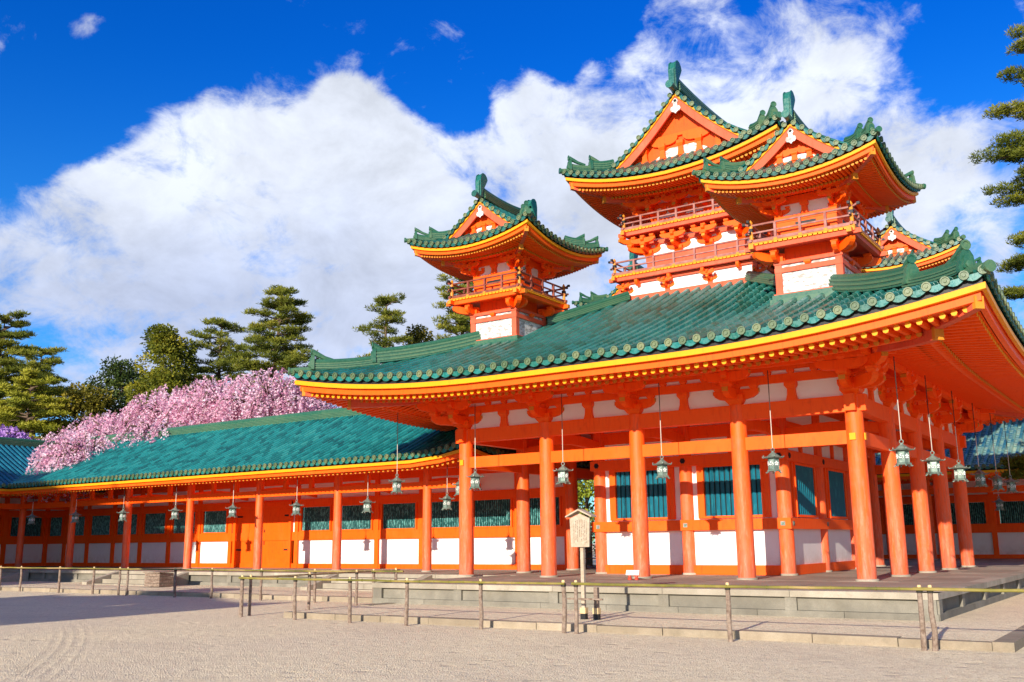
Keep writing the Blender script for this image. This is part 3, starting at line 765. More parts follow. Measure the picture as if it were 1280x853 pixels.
# ------------------------------------------------------------------ general timber pieces
SD = [(AX, -AY), (AY, AX), (-AX, AY), (-AY, -AX)]
def column(parent, x, y, r, z1, name='column'):
    c = MB(); f = []
    c.lathe((x, y, .035), Z * (z1 - .035), [(r, 0), (r, .3), (r * .965, .7), (r * .93, 1)], 20)
    o = XF[0] @ Vector((x, y, 0)); ob = c.build(name, M['column'], parent, True)
    b = MB(); b.lathe((x, y, -.012), Z * .05, [(r * 1.22, 0), (r * 1.22, .7), (r * 1.12, 1)], 20)
    b.build('base_stone', M['stone_pale'], ob, True)
    return ob
def lattice(parent, c, A, N, w, h, pitch, bar, mat, back='dark', frame=.06, deep=.05):
    """window of upright bars; c the centre on the wall face"""
    c = Vector(c)
    f = MB()
    for e in (-1, 1): f.obox(c + A * e * (w / 2 + frame / 2) + N * .02, A * frame / 2, N * .05, Z * (h / 2 + frame))
    for e in (-1, 1): f.obox(c + Z * e * (h / 2 + frame / 2) + N * .021, A * w / 2, N * .05, Z * frame / 2)
    win = f.build('window', M['verm'], parent)
    b = MB(); n = int(w / pitch); st = w / n
    D = bar * .707
    for i in range(n):
        p = c + A * (-w / 2 + st * (i + .5)) + N * .0
        b.add([p + A * D - Z * h / 2, p + N * D - Z * h / 2, p - A * D - Z * h / 2, p - N * D - Z * h / 2, p + A * D + Z * h / 2, p + N * D + Z * h / 2, p - A * D + Z * h / 2, p - N * D + Z * h / 2],
              [(0, 1, 5, 4), (1, 2, 6, 5), (2, 3, 7, 6), (3, 0, 4, 7)])
    b.build('lattice', mat, win)
    d = MB(); d.obox(c - N * (deep + .03), A * w / 2, N * .01, Z * h / 2); d.build('window_shade_sheet', M[back], win)  # flat near-black sheet, shade of the interior put into its colour
    return win

# ------------------------------------------------------------------ the gate tower: lower storey
WX, WY = 2.7, 2.865
gate = tag(empty('gate_tower', (-5.4, 5.73, 0)), 'vermilion two-storey shrine gate tower with green tiled roofs and five turrets', 'shrine gate')
R_ = .205
for k in range(5):
    for j in range(5):
        if k == 2 and j == 2: continue
        outer = k in (0, 4) or j in (0, 4)
        column(gate, -WX * k, WY * j, R_ if outer else .19, 4.03 if outer else 4.9)
XL, XR, YF, YB = -4 * WX, 0, 0, 4 * WY
def ringbeam(x0, x1, y0, y1, z0, z1, w, mat, name='tie_beam', jut=0.0):
    for a, b in (((x0 - jut, y0), (x1 + jut, y0)), ((x1, y0 - jut), (x1, y1 + jut)), ((x1 + jut, y1), (x0 - jut, y1)), ((x0, y1 + jut), (x0, y0 - jut))):
        m = MB(); p, q = Vector((*a, 0)), Vector((*b, 0)); d = (q - p).normalized(); n = d.cross(Z)
        if abs(d.y) > .5: zz = .003
        else: zz = 0
        m.obox((p + q) / 2 + Z * ((z0 + z1) / 2 + zz), (q - p) / 2, n * w / 2, Z * (z1 - z0) / 2); m.build(name, M[mat], gate)
ringbeam(XL, XR, YF, YB, 3.66, 4.03, .24, 'verm', 'head_beam', .30)
ringbeam(XL, XR, YF, YB, 2.95, 3.25, .16, 'verm', 'tie_beam')
# plate on corner post and nail covers
mb = MB(); mb.box(-.075, .06, -.228, -.203, 3.02, 3.17); mb.box(.203, .228, -.06, .06, 3.02, 3.17); mb.build('fitting', M['yellow'], gate)
mb = MB(); mb.box(XL - .06, XL + .06, -.228, -.203, 3.02, 3.17); mb.build('fitting', M['yellow'], gate)
# zone above the head beam: plaster, struts, bracket sets, wall plate
for s_, (p0, p1) in enumerate((((XL, YF), (XR, YF)), ((XR, YF), (XR, YB)), ((XR, YB), (XL, YB)), ((XL, YB), (XL, YF)))):
    A, N = SD[s_]; p, q = Vector((*p0, 0)), Vector((*p1, 0)); L = (q - p).length; mid = (p + q) / 2
    w = MB(); w.obox(mid + Z * 4.42 - N * .02, A * (L / 2), N * .02, Z * .39); w.build('plaster_wall', M['white'], gate)
    b = MB(); e_ = .0 if s_ % 2 else .002
    b.obox(mid + Z * (4.565 + e_), A * (L / 2 + .35), N * .07, Z * .10)                      # wall plate
    b.obox(mid + Z * (4.835 + e_), A * (L / 2 + .3), N * .09, Z * .075)
    b.obox(mid + N * .62 + Z * (4.835 + e_), A * (L / 2 + 1.15), N * .075, Z * .075)          # outer purlin
    b.build('wall_plate', M['verm'], gate)
    bay = WX if s_ % 2 == 0 else WY
    for i in range(4):
        c = p + A * bay * (i + .5); t = MB()
        strut(t, c + Z * 4.035 + N * .03, A, N, .43, .22)
        t.build('strut', M['verm'], gate)
        for e in (-.55, 0, .55): t = MB(); masu(t, c + A * e + Z * 4.668 + N * .01, A, N, .17, .10); t.build('bearing_block', M['verm'], gate)
    for i in range(5):
        c = p + A * bay * i + Z * 4.03
        if i == 4: continue
        if i == 0: bracket(gate, c, A, N, 1.0, 1, .3, corner=-1)
        else: bracket(gate, c, A, N, 1.0, 1, .3)
# rainbow beams between the outer and inner posts, cross beams
for k in range(1, 4):
    for y0, y1 in ((0, WY), (3 * WY, 4 * WY)):
        m = MB(); pts = []
        for i in range(9):
            f = i / 8; pts.append((y0 + (y1 - y0) * f, 3.42 + .12 * sin(pi * f)))
        poly = [(y, z) for y, z in pts] + [(y, z + .26) for y, z in reversed(pts)]
        m.prism(poly, (-WX * k, 0, 0), AY, Z, AX * .17); m.build('rainbow_beam', M['verm'], gate)
for j in range(1, 4):
    for x0, x1 in ((0, -WX), (-3 * WX, -4 * WX)):
        m = MB(); pts = [(x0 + (x1 - x0) * i / 8, 3.42 + .12 * sin(pi * i / 8)) for i in range(9)]
        poly = [(y, z) for y, z in pts] + [(y, z + .26) for y, z in reversed(pts)]
        m.prism(poly, (0, WY * j, 0), AX, Z, AY * .17); m.build('rainbow_beam', M['verm'], gate)
# inner room
ix0, ix1, iy0, iy1 = -3 * WX, -WX, WY, 3 * WY
def ring_in(z0, z1, w, mat, name, out=0.0):
    m = MB()
    for i, (A, N) in enumerate(SD):
        c = Vector(((ix0 + ix1) / 2, (iy0 + iy1) / 2, (z0 + z1) / 2)); hN = (iy1 - iy0) / 2 if i % 2 == 0 else (ix1 - ix0) / 2; hA = (ix1 - ix0) / 2 if i % 2 == 0 else (iy1 - iy0) / 2
        m.obox(c + N * (hN + out), A * (hA + out + (w / 2 if i % 2 == 0 else -w / 2 - .001)), N * w / 2, Z * (z1 - z0) / 2)
    return m.build(name, M[mat], gate)
ring_in(2.88, 3.16, .20, 'verm', 'head_rail', .11)
ring_in(1.15, 1.43, .20, 'verm', 'waist_rail', .11)
ring_in(-.008, .24, .20, 'verm', 'sill_beam', .02)
ring_in(3.62, 3.95, .16, 'verm', 'tie_beam', .02)
ring_in(4.45, 4.75, .16, 'verm', 'wall_plate', .02)
ring_in(1.43, 2.88, .03, 'white', 'plaster_wall', .0)
ring_in(.24, 1.15, .03, 'white', 'plaster_wall', .03)
ring_in(3.16, 5.6, .03, 'white', 'plaster_wall', .0)
for i, (A, N) in enumerate(SD):
    hN = (iy1 - iy0) / 2 if i % 2 == 0 else (ix1 - ix0) / 2; bay = WX if i % 2 == 0 else WY
    for e in (-.5, .5):
        c = Vector(((ix0 + ix1) / 2, (iy0 + iy1) / 2, 2.17)) + N * (hN + .055) + A * bay * e
        ww = 1.60 if i % 2 == 0 else 1.56
        for g in (-1, 1): m = MB(); m.obox(c + A * g * (ww / 2 + .13), A * .075, N * .05, Z * .71); m.build('window_post', M['verm'], gate)
        lattice(gate, c + N * .01, A, N, ww, 1.30, .145, .082, M['teal'], deep=.002)
        u = MB(); u.obox(c + Z * 1.22 - N * .02, A * .08, N * .05, Z * .23); u.build('strut', M['verm'], gate)
    for e in (-1, 0, 1):
        f = MB(); g_ = MB()
        c = Vector(((ix0 + ix1) / 2, (iy0 + iy1) / 2, 0)) + A * bay * e + N * (hN + .212)
        for q in range(6): f.lathe(c + Z * 3.02 + A * .045 * cos(q * pi / 3) + Z * .045 * sin(q * pi / 3) - N * .004, N * .02, [(.035, 0), (.03, 1)], 8)
        f.lathe(c + Z * 3.02, N * .03, [(.03, 0), (.015, 1)], 8)
        g_.obox(c + Z * 1.29, A * .06, N * .006, Z * .055); g_.lathe(c + Z * 1.29, N * .02, [(.03, 0), (.015, 1)], 8)
        f.build('nail_cover', M['black'], gate); g_.build('metal_fitting', M['bronze'], gate)
# ceiling boards over the porch
mb = MB(); mb.box(XL + 1.6, XR - 1.6, YF + 1.6, YB - 1.6, 5.62, 5.66); mb.build('ceiling', M['verm'], gate)

# ------------------------------------------------------------------ main roof
R0 = Roof(-5.4, 5.73, 8.8, 9.13, 5.0, (.36, .010), up=.57, A=7.0, S=5.5, pw=2.3)
for k in range(4):
    t, e = MB(), MB()
    tile_slope(R0, k, 7.0 if k % 2 == 0 else 6.75, t, e, .325, .078, .36)
    ob = t.build('roof_slope', M['tile'], gate, True)
    e.build('eave_tiles', [M['tile_end'], M['tile']], ob)
    eaves(R0, k, gate, 1.0, 5.0, pitch=.205)
for c in ((-1, -1), (1, -1), (1, 1), (-1, 1)):
    hip_rafter(R0, c, gate, 1.0, 3.4)
    r = MB(); hip_ridge(R0, c, r, 3.7, .35, 1.55, .30, .30, 1.0); r.build('hip_ridge', M['ridge'], gate, True)
    r = MB(); sx, sy = c
    P = [Vector((R0.cx + sx * (8.8 - q), R0.cy + sy * (9.13 - q), R0.surf(q, q) + .03)) for q in (5.1, 5.6, 6.2, 6.9)]
    ridge_bar(r, P, .30, .17, 3); r.build('hip_ridge', M['ridge'], gate, True)

# ------------------------------------------------------------------ turrets
def gable(R, front, sg, sc, parent, tile_sc):
    sy = -1 if front else 1; A = AX; N = Vector((0, sy, 0))
    yv = R.cy + sy * (R.hy - sg); X = R.hx - sg * .55
    def z_at(x): return R.z0 + R.prof(R.hx - abs(x))
    n = 12; y_ = MB(); bb = MB(); tl = MB(); wl_ = MB(); st = MB(); orn = MB()
    for sgn in (-1, 1):
        xs = [sgn * X * i / n for i in range(n + 1)]
        def strip(m, up, lo, y0, y1, mi=0):
            vs = []
            for x in xs:
                for yy, zz in ((y0, up), (y1, up), (y1, lo), (y0, lo)): vs.append((R.cx + x, yv + sy * yy, z_at(x) + zz))
            m.add(vs, [(4 * i + j, 4 * i + (j + 1) % 4, 4 * i + 4 + (j + 1) % 4, 4 * i + 4 + j) for i in range(n) for j in range(4)] + [(0, 3, 2, 1), (4 * n, 4 * n + 1, 4 * n + 2, 4 * n + 3)], .5, mi)
        strip(y_, -.045 * sc, -.135 * sc, .0, -.16 * sc)
        strip(bb, -.136 * sc, -.52 * sc, -.05 * sc, -.13 * sc)
        # verge tiles
        m = max(4, int(X / (.245 * tile_sc)))
        for i in range(m):
            x = sgn * (X * (i + .6) / m); z = z_at(x) + .03
            tl.tube([(R.cx + x, yv - sy * .35 * sc, z + .02), (R.cx + x, yv + sy * .07 * sc, z + .02)], .072 * tile_sc, 8, 0)
            tl.lathe((R.cx + x, yv + sy * .07 * sc, z + .02), N * .035, [(.085 * tile_sc, 0), (.085 * tile_sc, 1), (.06 * tile_sc, 1), (.05 * tile_sc, .4)], 10, True, 1)
            x2 = sgn * (X * (i + 1.1) / m); z2 = z_at(x2)
            tl.prism([(-.10 * tile_sc, .04), (.10 * tile_sc, .04), (.10 * tile_sc, -.02), (.05 * tile_sc, -.075 * tile_sc), (-.05 * tile_sc, -.075 * tile_sc), (-.10 * tile_sc, -.02)],
                     (R.cx + x2, yv + sy * .03, z2), Vector((sgn * 1, 0, -.75)).normalized(), Z, N * .05, 0)
        # struts inside the gable
        zb = R.z0 + R.prof(sg) + .12 * sc
    # gable wall
    yw = yv - sy * .42 * sc
    xs = [X * i / n for i in range(-n, n + 1)]
    vs = [(R.cx + x, yw, max(z_at(x) - .14 * sc, zb - .1)) for x in xs] + [(R.cx + x, yw, zb - .3) for x in xs]; k = len(xs)
    wl_.add(vs, [(i, i + 1, k + i + 1, k + i) for i in range(k - 1)])
    apex = z_at(0) - .16 * sc; hh = apex - zb
    st.obox((R.cx, yw + sy * .05 * sc, zb + .06 * sc), AX * X * .72, N * .05 * sc, Z * .10 * sc)
    st.obox((R.cx, yw + sy * .055 * sc, zb + hh * .42), AX * X * .30, N * .05 * sc, Z * .055 * sc)
    for x in (-X * .42, -X * .21, 0, X * .21, X * .42): strut(st, (R.cx + x, yw + sy * .06 * sc, zb + .16 * sc), AX, N, hh * .24, .22 * sc)
    for e in (-1, 1): hijiki(st, Vector((R.cx + e * X * .19, yw + sy * .07 * sc, zb + hh * .28)), AX, N * .10 * sc, X * .16, X * .16, hh * .14)
    # pendant with cut-out shape
    o = Vector((R.cx, yv - sy * .02 * sc, apex - .42 * sc)); s = sc * .62
    pen = [(0, -.62), (.10, -.50), (.26, -.46), (.34, -.32), (.28, -.16), (.14, -.14), (.12, .02), (.20, .14), (.12, .30), (0, .36), (-.12, .30), (-.20, .14), (-.12, .02), (-.14, -.14), (-.28, -.16), (-.34, -.32), (-.26, -.46), (-.10, -.50)]
    orn.prism([(u * s, v * s + .1 * sc) for u, v in pen], o, AX, Z, N * .05 * sc)
    orn.lathe(o + Z * .22 * s + N * .02 * sc + Z * .1 * sc, N * .05 * sc, [(.11 * s, 0), (.05 * s, 1)], 6, True, 1)
    y_.build('rake_board', M['yellow'], parent); bb.build('barge_board', M['salmon'], parent); tl.build('verge_tiles', [M['tile_dark'], M['tile_end']], parent, True)
    wl_.build('gable_wall', M['verm_deep'], parent); wp = MB(); wp.prism([(-X * .34, 0), (X * .34, 0), (X * .14, hh * .16), (-X * .14, hh * .16)], (R.cx, yw + sy * .015, zb + .16 * sc), AX, Z, N * .02); wp.build('gable_panel', M['oldwhite'], parent); st.build('gable_strut', M['verm'], parent); orn.build('gable_pendant', [M['oldwhite'], M['black']], parent)  # gable wall in darker vermilion, inner shadow put into its colour

def railing(parent, cx, cy, h, z, ht, mat, dark, n):
    """three rails on posts, their ends crossing and turned up at the corners"""
    m = MB()
    for i, (A, N) in enumerate(SD):
        C_ = Vector((cx, cy, 0)); o = .002 * (i % 2)
        for zz, th in ((ht, .050), (ht * .58, .038), (.06, .07)):
            ex = .16 if zz > .1 else .10
            if zz == ht:
                pts = [C_ + N * h + A * a + Z * (z + zz + o + u) for a, u in ((-h - ex - .02, .07), (-h - ex * .4, .02), (-h, 0), (h, 0), (h + ex * .4, .02), (h + ex + .02, .07))]
                m.tube(pts, th / 2 + .003, 6, 0)
            else: m.obox(C_ + N * h + Z * (z + zz + o), A * (h + ex), N * th * .5, Z * th * .5)
        for j in range(n + 1):
            a = -h + 2 * h * j / n
            m.obox(C_ + N * h + A * a + Z * (z + ht * .5), A * .03, N * .031, Z * ht * .5)
            m.obox(C_ + N * (h + .01) + A * a + Z * (z + .01), A * .042, N * .035, Z * .05, 1)
        for e in (-1, 1):
            c = C_ + N * h + A * e * (h + .17)
            m.obox(c + Z * (z + ht + .06), A * .035, N * .03, Z * .03, 2)
            m.obox(c + A * e * -.06 + Z * (z + ht * .58), A * .03, N * .026, Z * .026, 2)
        c = C_ + N * h + A * h
        m.lathe(c + Z * z, Z * (ht + .14), [(.045, 0), (.045, .78), (.03, .80), (.05, .88), (.012, 1)], 8, True, 1)
        m.obox(c + Z * (z + ht * .75), A * .048, N * .048, Z * .04, 2); m.obox(c + Z * (z - .04), A * .06, N * .06, Z * .07, 1)
    return m.build('railing', [M[mat], M['gold'], M['black']], parent)
def balcony(parent, cx, cy, h, z, mat):
    m = MB()
    for i, (A, N) in enumerate(SD):
        C_ = Vector((cx, cy, 0)); e = (.002 if i % 2 else -.002)
        m.obox(C_ + N * (h - .09) + Z * (z + .055 + e), A * (h - .03 + (.16 if i % 2 == 0 else .16)), N * .06, Z * .055, 0)      # edge beam, ends crossing
        n = int(2 * h / .115)
        for j in range(n):
            a = -h + 2 * h * (j + .5) / n
            m.obox(C_ + N * (h - .02) + A * a + Z * (z + .132), A * .045, N * .035, Z * .020, 1)
        m.obox(C_ + N * (h - .03) + Z * (z + .165 + e), A * h, N * .05, Z * .014, 2)
        for e2 in (-1, 1): m.obox(C_ + N * (h - .09) + A * e2 * (h + .134) + Z * (z + .055 + e), A * .006, N * .058, Z * .053, 2)
    m.box(cx - h + .08, cx + h - .08, cy - h + .08, cy + h - .08, z + .10, z + .15, 0)
    return m.build('balcony', [M[mat], M['yellow'], M['gold']], parent)
def storey(parent, cx, cy, h, z0, z1, bays, panels, mat, pw=.13, rails=(), white='white'):
    """square stage: corner and bay posts, horizontal rails, plaster behind; panels = list of (z0,z1) plaster strips"""
    w = MB(); r = MB()
    for i, (A, N) in enumerate(SD):
        C_ = Vector((cx, cy, 0))
        for j in range(bays):
            p = MB(); p.obox(C_ + N * (h - pw / 2) + A * (-h + pw / 2 + (2 * h - pw) * j / bays) + Z * (z0 + z1) / 2, A * pw / 2, N * pw / 2, Z * (z1 - z0) / 2); p.build('post', M[mat], parent)
        w.obox(C_ + N * (h - .06) + Z * (z0 + z1) / 2, A * (h - .07), N * .015, Z * ((z1 - z0) / 2 - .002))
        for a, b, out in rails:
            e = .0015 if i % 2 else 0
            r.obox(C_ + N * (h - .04 + out) + Z * ((a + b) / 2 + e), A * (h + out), N * .05, Z * (b - a) / 2)
    w.build('plaster_wall', M[white], parent)
    if rails: r.build('rail', M[mat], parent)

def turret(cx, cy, kind):
    big = kind == 'central'
    if big:
        R = Roof(cx, cy, 3.35, 3.35, 11.50, (.46, .099), up=.56, A=3.6, S=2.6, pw=2.2); sg, sc, body, tp = .92, .80, 1.75, .25
    else:
        R = Roof(cx, cy, 2.05, 2.05, 9.20, (.45, .114), up=.36, A=2.2, S=1.8, pw=2.2); sg, sc, body, tp = .64, .62, 1.25, .215
    core = MB()
    if big: core.box(cx - 1.30, cx + 1.30, cy - 1.30, cy + 1.30, 7.6, 11.7)
    else: core.box(cx - .60, cx + .60, cy - .60, cy + .60, 6.0, 9.3)
    T = core.build('central_turret' if big else 'corner_turret', M['verm_deep'], gate)
    if big: T['label'] = 'tallest turret in the middle with two balconies'
    for k in range(4):
        t, e = MB(), MB()
        if k % 2 == 1: tile_slope(R, k, R.hx, t, e, tp, .060 * (1.12 if big else 1), .30, gable=sg)
        else: tile_slope(R, k, sg + .30 * sc, t, e, tp, .060 * (1.12 if big else 1), .30)
        t.build('roof_slope', M['tile_dark'], T, True); e.build('eave_tiles', [M['tile_end'], M['tile_dark']], T)
        eaves(R, k, T, sc, body, pitch=.125 if big else .095, tip1=2)
    for f in (True, False): gable(R, f, sg, sc, T, .88 if big else .76)
    zr = R.z0 + R.prof(R.hx); rd = MB(); Ly = R.hy - sg
    P = [(cx, cy - Ly + .12 + (2 * Ly - .24) * i / 8, zr - .03 + .10 * abs(i / 4 - 1) ** 2) for i in range(9)]
    ridge_bar(rd, P, .30 * (1.1 if big else .85), .26 * (1.2 if big else .9), 4)
    rd.build('ridge', M['ridge'], T, True)
    s = .80 if big else .62
    for sy in ((-1, 1) if cx < -9 else (-1,)):
        fm = MB(); fin(fm, (cx, cy + sy * (Ly - .05 * s), zr + .10), (0, sy, 0), s * 1.12); fm.build('ridge_finial', M['tile_dark'], T, True)
    for c in ((-1, -1), (1, -1), (1, 1), (-1, 1)):
        hip_rafter(R, c, T, sc, body)
        r = MB(); hip_ridge(R, c, r, sg + .18, .12, .42 if not big else .60, .20 if not big else .24, .17 if not big else .22, .62 if not big else .80); r.build('hip_ridge', M['ridge'], T, True)
    O = Vector((cx, cy, 0))
    def brackets(h, z, k, bays, diag=True):
        for i, (A, N) in enumerate(SD):
            for j in range(bays):
                c = O + N * (h - .05) + A * (-(h - .07) + 2 * (h - .07) * j / bays) + Z * z
                bracket(T, c, A, N, k, 1, .1, corner=(-1 if j == 0 and diag else None))
    def plates(h, out, z, w, ht, k=1.15):
        m = MB()
        for i, (A, N) in enumerate(SD):
            e = .0015 if i % 2 else 0
            m.obox(O + N * (h + out) + Z * (z + e), A * (h + out * k), N * w, Z * ht)
            m.obox(O + N * (h - .02) + Z * (z + e), A * h, N * w, Z * ht)
        m.build('purlin', M['verm'], T)
    if big:
        storey(T, cx, cy, 2.10, 7.80, 8.62, 3, (), 'salmon', .15, ((7.8, 8.14, .05), (8.52, 8.62, .02)))
        brackets(2.10, 8.20, .38, 3, False)
        for A, N in SD:
            for j in range(4): b = MB(); hijiki(b, O + N * 2.10 + A * (-1.6 + 3.2 * j / 3) + Z * 8.42, N, A * .09, .1, .22, .18); b.build('bracket_arm', M['verm'], T)
        balcony(T, cx, cy, 2.36, 8.62, 'salmon'); railing(T, cx, cy, 2.30, 8.79, .42, 'rail', 'rail_dark', 7)
        storey(T, cx, cy, 1.56, 8.79, 10.0, 3, (), 'salmon', .14, ((8.79, 9.24, .0), (9.24, 9.45, .02), (9.80, 9.92, .02)))
        brackets(1.56, 9.46, .68, 3)
        balcony(T, cx, cy, 2.12, 10.08, 'salmon'); railing(T, cx, cy, 2.06, 10.25, .40, 'rail', 'rail_dark', 7)
        storey(T, cx, cy, 1.40, 10.2, 11.5, 3, (), 'verm', .13, ((10.2, 10.44, .0), (10.44, 10.64, .02), (11.00, 11.12, .02)))
        brackets(1.40, 10.63, .74, 3); plates(1.40, .46, 11.30, .05, .05, 1.6)
        for A, N in SD:
            d = MB(); d.obox(O + N * 1.43 + Z * 10.54, A * .45, N * .008, Z * .045); d.build('vent', M['black'], T)
    else:
        storey(T, cx, cy, .80, 6.1, 7.42, 1, (), 'salmon', .16, ((6.1, 6.62, .04), (7.14, 7.26, .0), (7.34, 7.42, .01)), 'oldwhite')
        for i, (A, N) in enumerate(SD):
            b = MB(); masu(b, O + N * .78 + Z * 7.26, A, N, .16, .10); b.build('bearing_block', M['verm'], T)
            for e in (-.72, .72): b = MB(); hijiki(b, O + N * .70 + A * e + Z * 7.40, N, A * .11, .1, .42, .20); masu(b, O + N * 1.0 + A * e + Z * 7.58, A, N, .17, .10); b.build('bracket_arm', M['verm'], T)
            b = MB(); D = (A + N).normalized(); hijiki(b, O + D * .98 + Z * 7.42, D, D.cross(Z) * .12, .1, .68, .22); b.build('bracket_arm', M['verm'], T)
        balcony(T, cx, cy, 1.24, 7.68, 'salmon' if cx > -5 else 'verm'); railing(T, cx, cy, 1.19, 7.85, .46, 'rail' if cx > -5 else 'rail_dark', 'rail_dark', 4)
        storey(T, cx, cy, .72, 7.80, 9.0, 1, (), 'verm', .13, ((7.8, 8.40, .005), (8.40, 8.54, .02), (8.84, 8.95, .01)))
        for A, N in SD: b = MB(); strut(b, O + N * .72 + Z * 8.54, A, N, .28, .15); b.build('strut', M['verm'], T)
        brackets(.72, 8.54, .50, 1); plates(.72, .31, 8.985, .035, .035, 1.5)
        for A, N in SD:
            d = MB(); d.obox(O + N * .738 + Z * 8.30, A * .25, N * .008, Z * .05); d.build('vent', M['black'], T)
    return T
turret(-5.4, 5.73, 'central')
labels = {(-.82, .96): 'corner turret nearest the camera at the front right', (-9.95, .96): 'corner turret at the front left against the sky',
          (-.82, 10.5): 'corner turret at the back right, mostly hidden', (-9.95, 10.5): 'corner turret at the back left, only a roof corner showing'}
for (x, y), l in labels.items(): turret(x, y, 'corner')['label'] = l
# stacked tile base under the front of the central turret and flat tops beside the corner turrets
mb = MB()
for h, z in ((2.30, 7.60), (2.24, 7.72), (2.19, 7.83)): mb.box(-5.4 - h, -5.4 + h, 5.73 - h, 5.73 + h, z, z + .11)
mb.build('base_ridge', M['ridge'], gate)
for cx in (-.82, -9.95):
    for cy in (.96, 10.5):
        mb = MB()
        for h, z in ((.98, 6.25), (.93, 6.37), (.88, 6.48)): mb.box(cx - h, cx + h, cy - h, cy + h, z, z + .11)
        mb.build('base_ridge', M['ridge'], gate)

# ------------------------------------------------------------------ corridors
def corridor(name, T, xs, posts, doors, xa, xb, label, cat, tmat, ends, ends_hip=(False, True), lat='teal_old', up=.3, back=True):
    XF[0] = T; g = tag(empty(name, T @ Vector((xs[0], 0, 0))), label, cat)
    for x in xs:
        for y in ((0, 5.73) if back else (0,)): column(g, x, y, .15, 3.4)
    lo, hi = min(xs) - .0, max(xs) + .0
    for y in (0, 5.73):
        m = MB(); m.box(xa, xb - (1.5 if ends_hip[1] else 0), y - .09, y + .09, 2.63, 2.86); m.build('tie_beam', M['verm'], g)
        m = MB(); m.box(xa, xb - (1.5 if ends_hip[1] else 0), y - .11, y + .11, 3.27, 3.58); m.build('head_beam', M['verm'], g)
        for i in range(len(xs) - 1):
            for f in (.33, .66):
                m = MB(); x = xs[i] + (xs[i + 1] - xs[i]) * f; m.box(x - .09, x + .09, y - .06, y + .06, 2.86, 3.27); m.build('strut', M['verm'], g)
    for x in xs:
        for y0, y1 in ((0, 2.865), (2.865, 5.73)):
            m = MB(); pts = [(y0 + (y1 - y0) * i / 8, 2.70 + .14 * sin(pi * i / 8)) for i in range(9)]
            m.prism(pts + [(a, b + .22) for a, b in reversed(pts)], (x, 0, 0), AY, Z, AX * .15)
            m.build('cross_beam', M['verm'], g)
    # middle wall
    p0, p1 = posts[0], posts[-1]; a, b = min(p0, p1), max(p0, p1); yw = 2.865
    m = MB()
    m.box(a, b, yw - .09, yw + .09, -.008, .16); m.box(a, b, yw - .10, yw + .10, 1.06, 1.39); m.box(a, b, yw - .10, yw + .10, 2.375, 2.66); m.box(a, b, yw - .09, yw + .09, 3.25, 3.55)
    m.build('rail', M['verm'], g)
    m = MB(); m.box(a, b, yw - .02, yw + .02, .16, 1.06); m.box(a, b, yw - .02, yw + .02, 2.66, 4.4); m.build('plaster_wall', M['white'], g)
    for x in posts: m = MB(); m.box(x - .10, x + .10, yw - .11, yw + .11, -.008, 3.9); m.build('wall_post', M['verm'], g)
    for i in range(len(posts) - 1):
        x0, x1 = sorted((posts[i], posts[i + 1])); c = (x0 + x1) / 2
        if any(x0 < d < x1 for d in doors):
            m = MB()
            for e in (x0 + .32, x1 - .32): m.box(e - .07, e + .07, yw - .16, yw + .1, -.008, 2.6)
            m.box(x0 + .25, x1 - .25, yw - .155, yw + .1, 2.42, 2.6)
            d = m.build('door', M['verm'], g)
            for e in (-1, 1):
                l = MB(); w = (x1 - x0) / 2 - .40
                l.box(c + e * .005, c + e * w, yw - .06, yw - .01, .05, 2.42) if e > 0 else l.box(c - w, c - .005, yw - .06, yw - .01, .05, 2.42)
                lf = l.build('door_leaf', M['verm'], d)
                h = MB(); h.box(c + e * .10 - .015, c + e * .10 + .015, yw - .09, yw - .06, .9, 1.5)
                h.build('handle', M['black'], d)
                for z in (.7, 2.05):
                    h = MB(); xx = sorted((c + e * w, c + e * (w - .32))); h.box(xx[0], xx[1], yw - .075, yw - .06, z - .03, z + .03); h.build('hinge', M['black'], d)
            m = MB(); m.box(x0 + .1, x1 - .1, yw - .02, yw + .02, .16, 2.4); m.build('plaster_wall', M['white'], g)
        else:
            w = (x1 - x0) - .20 - .34
            m = MB(); m.box(x0 + .1, x0 + .21, yw - .05, yw + .05, 1.36, 2.40); m.build('window_post', M['verm'], g); m = MB(); m.box(x1 - .21, x1 - .1, yw - .05, yw + .05, 1.36, 2.40); m.build('window_post', M['verm'], g)
            lattice(g, Vector((c, yw - .04, 1.885)), AX, -AY, w, .90, .075, .038, M[lat])
    # roof
    R = Roof((xa + xb) / 2, 2.865, (xb - xa) / 2, 4.63, 3.56, (.43, .012), up=up, A=2.6, S=3, pw=2.0)
    for k in ((0, 2) + ((1,) if ends_hip[1] else ()) + ((3,) if ends_hip[0] else ())):
        e_ = {0: ends_hip, 2: (ends_hip[1], ends_hip[0])}.get(k, (True, True))
        t, e = MB(), MB(); tile_slope(R, k, 4.63, t, e, .265, .070, .30, ends=e_)
        ob = t.build('roof_slope', M[tmat], g, True); e.build('eave_tiles', [M['tile_end'], M['tile']], ob)
        eaves(R, k, g, .8, 4.3, e_, two=False, pitch=.20)
    for c in ((1, -1), (1, 1)) if ends_hip[1] else ():
        hip_rafter(R, c, g, .8, 1.7)
        r = MB(); hip_ridge(R, c, r, 4.4, .25, .9, .24, .2, .8); r.build('hip_ridge', M['ridge'], g, True)
    for c in ((-1, -1), (-1, 1)) if ends_hip[0] else ():
        hip_rafter(R, c, g, .8, 1.7)
        r = MB(); hip_ridge(R, c, r, 4.4, .25, .9, .24, .2, .8); r.build('hip_ridge', M['ridge'], g, True)
    r = MB(); z = R.z0 + R.prof(4.63)
    x0 = xa + (4.6 if ends_hip[0] else 0); x1 = xb - (4.6 if ends_hip[1] else 0)
